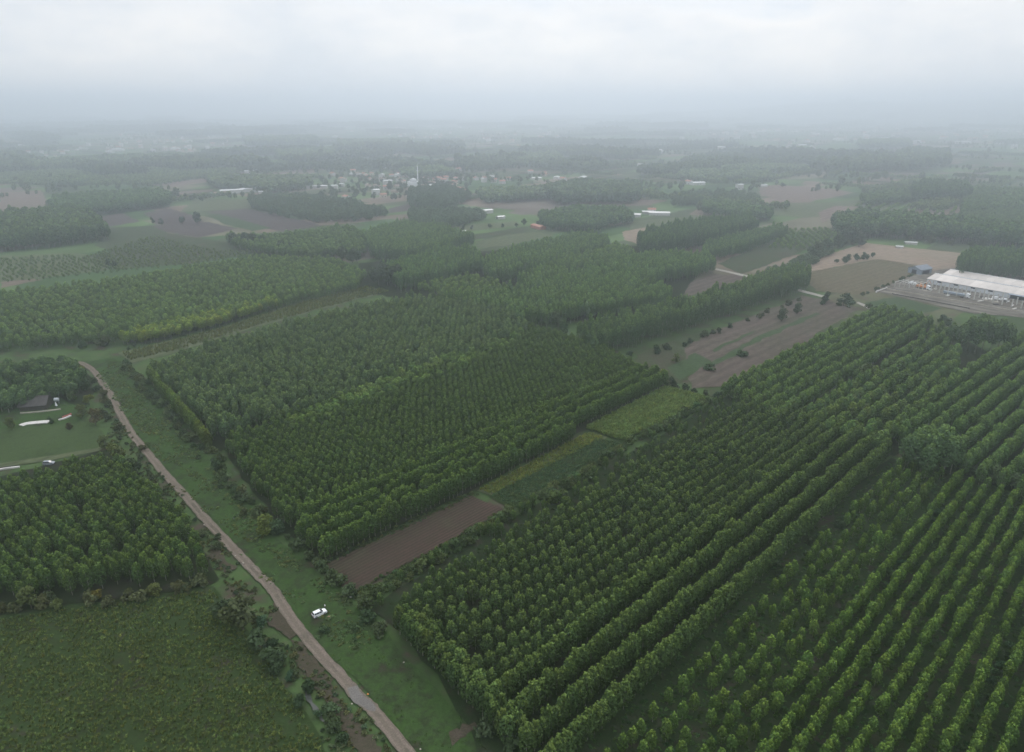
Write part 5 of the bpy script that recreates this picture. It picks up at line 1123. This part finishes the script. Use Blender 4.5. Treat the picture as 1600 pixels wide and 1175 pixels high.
# ------------------------------------------------------------------ the dark roofed house left of the track
def near_house():
    F_ = Fr(at(58, 637), 78); e = empty('country_house', (*F_.o, 0), F_.rz); tag(e, 'dark roofed country house in the clearing left of the track', 'house')
    w, l, h, g = 8.0, 12.0, 3.0, 0.62
    MB().prism([(-w / 2, 0), (-w / 2, h), (0, h + w / 2 * g), (w / 2, h), (w / 2, 0)], -l / 2 + 0.4, l / 2 - 0.4).put('wall', W_TIMB, e)
    for sg in (-1, 1):
        MB().prism([(sg * (w / 2 + 0.9), h - 0.9 * g), (sg * 0.01, h + w / 2 * g + 0.03), (sg * 0.01, h + w / 2 * g + 0.25), (sg * (w / 2 + 0.9), h - 0.9 * g + 0.2)], -l / 2, l / 2).put('roof_slope', W_DTILE, e)
    MB().box(-l / 2, l / 2, -0.16, 0.16, h + w / 2 * g + 0.2, h + w / 2 * g + 0.34).put('ridge_cap', W_TIMB, e)
    MB().box(-5.6, -4.8, -0.5, 0.3, h + 1, h + w / 2 * g + 1.0).put('chimney', W_TILEB, e)
    for u in (-3.6, -1.2, 3.4):
        f = MB().box(u - 0.65, u + 0.65, w / 2 + 0.01, w / 2 + 0.08, 0.9, 2.2).put('window', W_TILEB, e); MB().box(u - 0.52, u + 0.52, w / 2 + 0.085, w / 2 + 0.11, 1.02, 2.08).put('pane', W_GLASS, f)
    MB().box(0.7, 1.7, w / 2 + 0.01, w / 2 + 0.09, 0, 2.1).put('door', W_DARK, e)
    MB().prism([(w / 2 + 0.2, 2.3), (w / 2 + 3.0, 1.95), (w / 2 + 3.0, 2.05), (w / 2 + 0.2, 2.4)], 2.2, 5.4).put('porch_roof', W_SHEET, e)
    for u in (2.3, 5.3): MB().box(u - 0.06, u + 0.06, w / 2 + 2.8, w / 2 + 2.92, 0, 1.98).put('porch_post', W_TIMB, e)
    MB().box(-l / 2 - 0.5, l / 2 + 1.5, w / 2 + 0.05, w / 2 + 3.6, -0.05, 0.18).put('terrace', W_CONCD, e)
    p = Fr(at(90, 632), 78); t = empty('water_tank', (*p.o, 0), p.rz); tag(t, 'pale round water tank on legs right of the house', 'tank')
    MB().tube((-0.9, 0, 2.6), (0.9, 0, 2.6), 0.75, n=14).put('tank', W_HALLW, t, smooth_=False)
    for a in (-0.7, 0.7):
        for b in (-0.5, 0.5): MB().box(a - 0.06, a + 0.06, b - 0.06, b + 0.06, 0, 2.1).put('leg', W_METAL, t)
    MB().box(-1.0, 1.0, -0.65, 0.65, 1.8, 1.88).put('platform', W_METAL, t)
    # white tent like parasol on the terrace
    q = at(88.5, 636); t = empty('parasol', (q[0], q[1], 0)); tag(t, 'closed white parasol at the right corner of the house', 'parasol')
    MB().tube((0, 0, 0), (0, 0, 2.7), 0.05).put('pole', W_METAL, t); MB().tube((0, 0, 0.7), (0, 0, 2.6), 0.55, 0.08, 10).put('canopy', W_WHITE, t)
    # garden wall and the curved pale walls
    def strip(name, pts, wd, h, mat, label, cat):
        L_ = smooth([at(*p) for p in pts], 6); d = np.gradient(L_, axis=0); d /= np.linalg.norm(d, axis=1)[:, None]; n_ = np.stack([d[:, 1], -d[:, 0]], 1)
        rings = [[(a[0] - b[0] * wd / 2, a[1] - b[1] * wd / 2, 0), (a[0] + b[0] * wd / 2, a[1] + b[1] * wd / 2, 0), (a[0] + b[0] * wd / 2, a[1] + b[1] * wd / 2, h), (a[0] - b[0] * wd / 2, a[1] - b[1] * wd / 2, h)] for a, b in zip(L_, n_)]
        o = MB().loft(rings).put(name, mat); return tag(o, label, cat)
    strip('pool_edge', [(33, 666), (42, 663), (55, 661.5), (66, 660.5), (77, 660)], 3.0, 0.5, W_TILEB, 'curved white basin edge on the lawn below the house', 'basin')
    strip('garden_wall', [(92, 658), (102, 655), (111, 651)], 0.9, 0.8, W_TILEB, 'pale low wall with red rail running up to the shrubs', 'wall')
    strip('red_rail', [(98, 654.5), (105, 652), (112, 649)], 0.4, 1.1, W_REDM, 'faded red rail behind the pale low wall', 'rail')
    strip('terrace_wall', [(32, 647), (50, 646), (70, 644), (95, 641)], 0.5, 0.8, W_CONCD, 'low stone retaining wall in front of the house', 'wall')
    strip('pipe', [(-20, 738), (0, 734.5), (14, 732.5), (31, 730.5)], 0.7, 0.6, W_TILEB, 'white pipe lying along the left end of the farm path', 'pipe')
near_house()

# ------------------------------------------------------------------ cars
def car(x, y, az, label, paint, name='car'):
    F_ = Fr(at(x, y), az); e = empty(name, (*F_.o, Z[0] + 0.004), F_.rz, 0.94); tag(e, label, 'car')
    hw = 0.88
    def ring(u, z0, z1, w0, w1): return [(u, -w0, z0), (u, w0, z0), (u, w0 * 1.0, (z0 + z1) / 2), (u, w1, z1), (u, -w1, z1), (u, -w0 * 1.0, (z0 + z1) / 2)]
    b = MB(); b.loft([ring(-2.08, 0.42, 0.95, 0.76, 0.72), ring(-1.95, 0.26, 1.06, 0.86, 0.82), ring(-0.9, 0.22, 1.08, hw, 0.84), ring(0.7, 0.22, 1.06, hw, 0.84), ring(1.55, 0.24, 0.98, 0.86, 0.80), ring(2.0, 0.30, 0.84, 0.80, 0.72), ring(2.12, 0.40, 0.70, 0.70, 0.64)])
    b.put('body', paint, e, smooth_=False)
    g = MB(); g.loft([[(-1.98, -0.79, 1.05), (-1.98, 0.79, 1.05), (-1.72, 0.62, 1.56), (-1.72, -0.62, 1.56)], [(0.98, -0.79, 1.05), (0.98, 0.79, 1.05), (0.22, 0.62, 1.56), (0.22, -0.62, 1.56)]]); g.put('cabin', paint, e)
    MB().loft([[(-1.74, -0.60, 1.56), (-1.74, 0.60, 1.56), (-1.6, 0.55, 1.62), (-1.6, -0.55, 1.62)], [(0.2, -0.60, 1.56), (0.2, 0.60, 1.56), (0.05, 0.55, 1.62), (0.05, -0.55, 1.62)]]).put('roof', paint, e)
    def pane(nm, q): MB().loft([q, [(a * 1.0 + (0.0), c * 1.012, d + 0.004) for a, c, d in q]]).put(nm, W_GLASS, e)
    MB().prism([(0.99, 1.07), (0.27, 1.53), (0.30, 1.555), (1.03, 1.09)], -0.66, 0.66, 'y').put('windscreen', W_GLASS, e)
    MB().prism([(-1.995, 1.10), (-1.76, 1.52), (-1.79, 1.54), (-2.02, 1.11)], -0.62, 0.62, 'y').put('rear_window', W_GLASS, e)
    for sg in (-1, 1):
        y0, y1 = sg * 0.795, sg * 0.645
        for u0, u1, v0, v1 in ((-0.25, 0.78, -0.2, 0.22), (-1.05, -0.33, -1.02, -0.28), (-1.78, -1.13, -1.6, -1.1)):
            q = [(u0, y0, 1.09), (u1, y0, 1.09), (v1, y1, 1.5), (v0, y1, 1.5)]; MB().loft([q, [(a, c + sg * 0.02, d) for a, c, d in q]]).put('side_window', W_GLASS, e)
        MB().box(0.62, 0.78, sg * 0.98 - 0.1, sg * 0.98 + 0.1, 1.02, 1.18).put('mirror', paint, e)
        MB().box(2.0, 2.1, sg * 0.55 - 0.16, sg * 0.55 + 0.16, 0.66, 0.8).put('headlight', W_LENS, e)
        MB().box(-2.1, -2.0, sg * 0.68 - 0.1, sg * 0.68 + 0.1, 0.75, 1.0).put('tail_light', W_RED, e)
    MB().box(-2.2, -2.02, -0.72, 0.72, 0.36, 0.6).put('rear_bumper', W_BLACK, e); MB().box(2.04, 2.2, -0.7, 0.7, 0.34, 0.52).put('front_bumper', W_BLACK, e)
    w = MB().tube((0, -0.12, 0), (0, 0.12, 0), 0.34, n=16).mesh('wheel', W_BLACK); rm = MB().tube((0, -0.13, 0), (0, 0.13, 0), 0.2, n=12).mesh('rim', W_METAL)
    for u in (-1.3, 1.32):
        for v in (-0.8, 0.8): o = link('wheel', w, e, (u, v, 0.34)); link('rim', rm, o)
    return e
car(499.5, 962.5, 51, 'white hatchback parked on the grass verge beside the track', W_WHITE)
car(77, 727, 80, 'small silver car half hidden at the edge of the left plantation', plain('silver_paint', (0.25, 0.26, 0.28), 0.35))

# ------------------------------------------------------------------ the person beside the car
def skin_obj(name, verts, edges, radii, mat, parent, root=0, sub=1):
    me = bpy.data.meshes.new(name); me.from_pydata(verts, edges, []); o = link(name, me, parent)
    m = o.modifiers.new('skin', 'SKIN'); sk = me.skin_vertices[0].data
    for i, r in enumerate(radii): sk[i].radius = (r, r) if not isinstance(r, tuple) else r
    for i in range(len(verts)): sk[i].use_root = i == root
    o.modifiers.new('sub', 'SUBSURF').levels = sub; o.modifiers['sub'].render_levels = sub
    dg = bpy.context.evaluated_depsgraph_get(); ev = o.evaluated_get(dg); me2 = bpy.data.meshes.new_from_object(ev); o.modifiers.clear(); o.data = me2
    me2.materials.clear(); me2.materials.append(mat)
    for p in me2.polygons: p.use_smooth = True
    return o
def person(x, y, face):
    p = at(x, y); e = empty('person', (p[0], p[1], Z[0] + 0.004), R(90 - face)); tag(e, 'person in white top and dark trousers standing beside the white car', 'person')
    V = [(0, 0, 0.95), (0, 0, 1.12), (0, 0, 1.30), (0, 0, 1.44), (0.01, 0, 1.53), (0.02, 0, 1.60), (0.02, 0, 1.69)]
    E = [(0, 1), (1, 2), (2, 3), (3, 4), (4, 5), (5, 6)]; Rr = [(0.13, 0.15), (0.11, 0.14), (0.12, 0.17), (0.07, 0.1), 0.055, 0.085, 0.085]
    for s in (-1, 1):
        i = len(V); V += [(0, s * 0.19, 1.41), (-0.02, s * 0.25, 1.13), (0.07, s * 0.24, 0.90), (0.09, s * 0.235, 0.83)]; E += [(3, i), (i, i + 1), (i + 1, i + 2), (i + 2, i + 3)]; Rr += [0.06, 0.042, 0.032, 0.03]
        for k, (dx, L_) in enumerate(((-0.028, 0.07), (-0.009, 0.085), (0.011, 0.08), (0.03, 0.062))):
            j = len(V); V += [(0.095 + dx, s * 0.235, 0.785), (0.11 + dx, s * 0.225, 0.785 - L_ * 0.55), (0.115 + dx, s * 0.205, 0.785 - L_)]; E += [(i + 3, j), (j, j + 1), (j + 1, j + 2)]; Rr += [0.0095, 0.009, 0.008]
        j = len(V); V += [(0.125, s * 0.215, 0.825), (0.14, s * 0.2, 0.785)]; E += [(i + 3, j), (j, j + 1)]; Rr += [0.011, 0.009]
        i = len(V); V += [(0, s * 0.10, 0.88), (0.01, s * 0.11, 0.50), (-0.01, s * 0.12, 0.09), (0.12, s * 0.13, 0.04)]; E += [(0, i), (i, i + 1), (i + 1, i + 2), (i + 2, i + 3)]; Rr += [0.095, 0.06, 0.042, 0.04]
    skin_obj('body', V, E, Rr, W_SKIN, e)
    Vs = [(0, 0, 0.93), (0, 0, 1.12), (0, 0, 1.30), (0, 0, 1.45)]; Es = [(0, 1), (1, 2), (2, 3)]; Rs = [(0.155, 0.185), (0.14, 0.175), (0.15, 0.2), (0.09, 0.12)]
    for s in (-1, 1): i = len(Vs); Vs += [(0, s * 0.2, 1.41), (-0.015, s * 0.245, 1.18)]; Es += [(3, i), (i, i + 1)]; Rs += [0.085, 0.07]
    skin_obj('shirt', Vs, Es, Rs, W_SHIRT, e)
    Vt = [(0, 0, 0.95)]; Et = []; Rt = [(0.145, 0.165)]
    for s in (-1, 1): i = len(Vt); Vt += [(0, s * 0.10, 0.86), (0.01, s * 0.11, 0.50), (-0.01, s * 0.12, 0.10)]; Et += [(0, i), (i, i + 1), (i + 1, i + 2)]; Rt += [0.115, 0.085, 0.07]
    skin_obj('trousers', Vt, Et, Rt, W_CLOTH, e)
    rings = [[(-0.005 + math.cos(t) * 0.1 * math.cos(a), math.sin(t) * 0.092 * math.cos(a), 1.66 + 0.115 * math.sin(a)) for t in np.linspace(0, 2 * math.pi, 14, endpoint=False)] for a in np.linspace(0.05, 1.5, 6)]
    MB().loft(rings).put('hair', W_HAIR, e, smooth_=True)
    MB().box(0.098, 0.128, -0.014, 0.014, 1.585, 1.64, (0.4, 0.6)).put('nose', W_SKIN, e)
    for s in (-1, 1): MB().tube((0.1, s * 0.033, 1.645), (0.108, s * 0.033, 1.645), 0.011, n=8).put('eye', W_DARK, e); MB().box(0.0, 0.03, s * 0.09 - 0.008, s * 0.09 + 0.008, 1.6, 1.655).put('ear', W_SKIN, e)
    MB().box(0.095, 0.103, -0.022, 0.022, 1.555, 1.563).put('mouth', W_REDM, e)
person(508.3, 953.5, 230)

# small bits lying about
def stone(x, y, s, mat, label, name='stone', cat='stone'):
    s *= 0.7
    rng = np.random.default_rng(int(x * 7 + y)); bm = bmesh.new(); bmesh.ops.create_icosphere(bm, subdivisions=2, radius=s)
    for v in bm.verts: v.co = Vector((v.co.x * (1 + rng.normal() * .08), v.co.y * (1 + rng.normal() * .08), v.co.z * 0.45 + s * 0.3))
    me = bpy.data.meshes.new(name); bm.to_mesh(me); bm.free(); me.materials.append(mat); p = at(x, y)
    tag(link(name, me, None, (p[0], p[1], Z[0]), rng.random() * 6), label, cat)
stone(575, 1087, 0.35, W_ORANGE, 'reddish tin lying right of the gravel patch on the track', 'rubbish_tin', 'rubbish')
stone(550, 1102, 0.32, W_MUDS, 'pale stone lying left of the gravel patch on the track')
stone(350, 735, 0.5, W_WHITE, 'white plastic sack in the bushes on the far side of the verge', 'plastic_sack', 'rubbish')
stone(548.5, 934.5, 0.5, W_TILEB, 'whitish sack at the lower corner of the ploughed field', 'plastic_sack', 'rubbish')
stone(631, 1037, 0.3, W_MUDS, 'small pale stone at the foot of the verge poplars')
stone(657, 1173, 0.3, W_MUDS, 'small pale stone on the verge at the lower photo edge')
stone(463, 1027, 0.3, W_MUDS, 'small pale stone on the mud left of the track')
stone(380, 882, 0.45, W_MUDS, 'pale stone in the middle of the track left of the field')
stone(368, 870, 0.35, W_MUDS, 'second pale stone on the track farther up')
stone(319, 822, 0.4, W_MUDS, 'pale stone at the left edge of the track')
stone(514, 966.5, 0.7, plain('dry_earth', (0.26, 0.17, 0.12), 0.95, 0.3, 2.0), 'small heap of reddish earth right of the white car', 'earth_heap', 'heap')
# pool of water in the ditch
sheet('ditch_water', poly_at([(477, 1078), (482, 1081), (496, 1110), (512, 1130), (509, 1133), (492, 1114), (480, 1096)]), plain('ditch_water', (0.04, 0.042, 0.035), 0.6), 0.25, 1.2)

# ------------------------------------------------------------------ haze
hz = bpy.data.materials.new('haze'); hz.use_nodes = True; hn = hz.node_tree.nodes; hn.clear()
pv = hn.new('ShaderNodeVolumePrincipled'); pv.inputs['Color'].default_value = HAZE_COLOR; pv.inputs['Density'].default_value = HAZE_DENSITY; pv.inputs['Anisotropy'].default_value = 0.82
ho = hn.new('ShaderNodeOutputMaterial'); hz.node_tree.links.new(pv.outputs[0], ho.inputs['Volume'])
hb = MB().box(-11300, 11300, -1800, 12800, -7, 225).mesh('haze', hz)
tag(link('haze', hb), 'pale haze over the whole plain', 'haze', None, 'stuff')
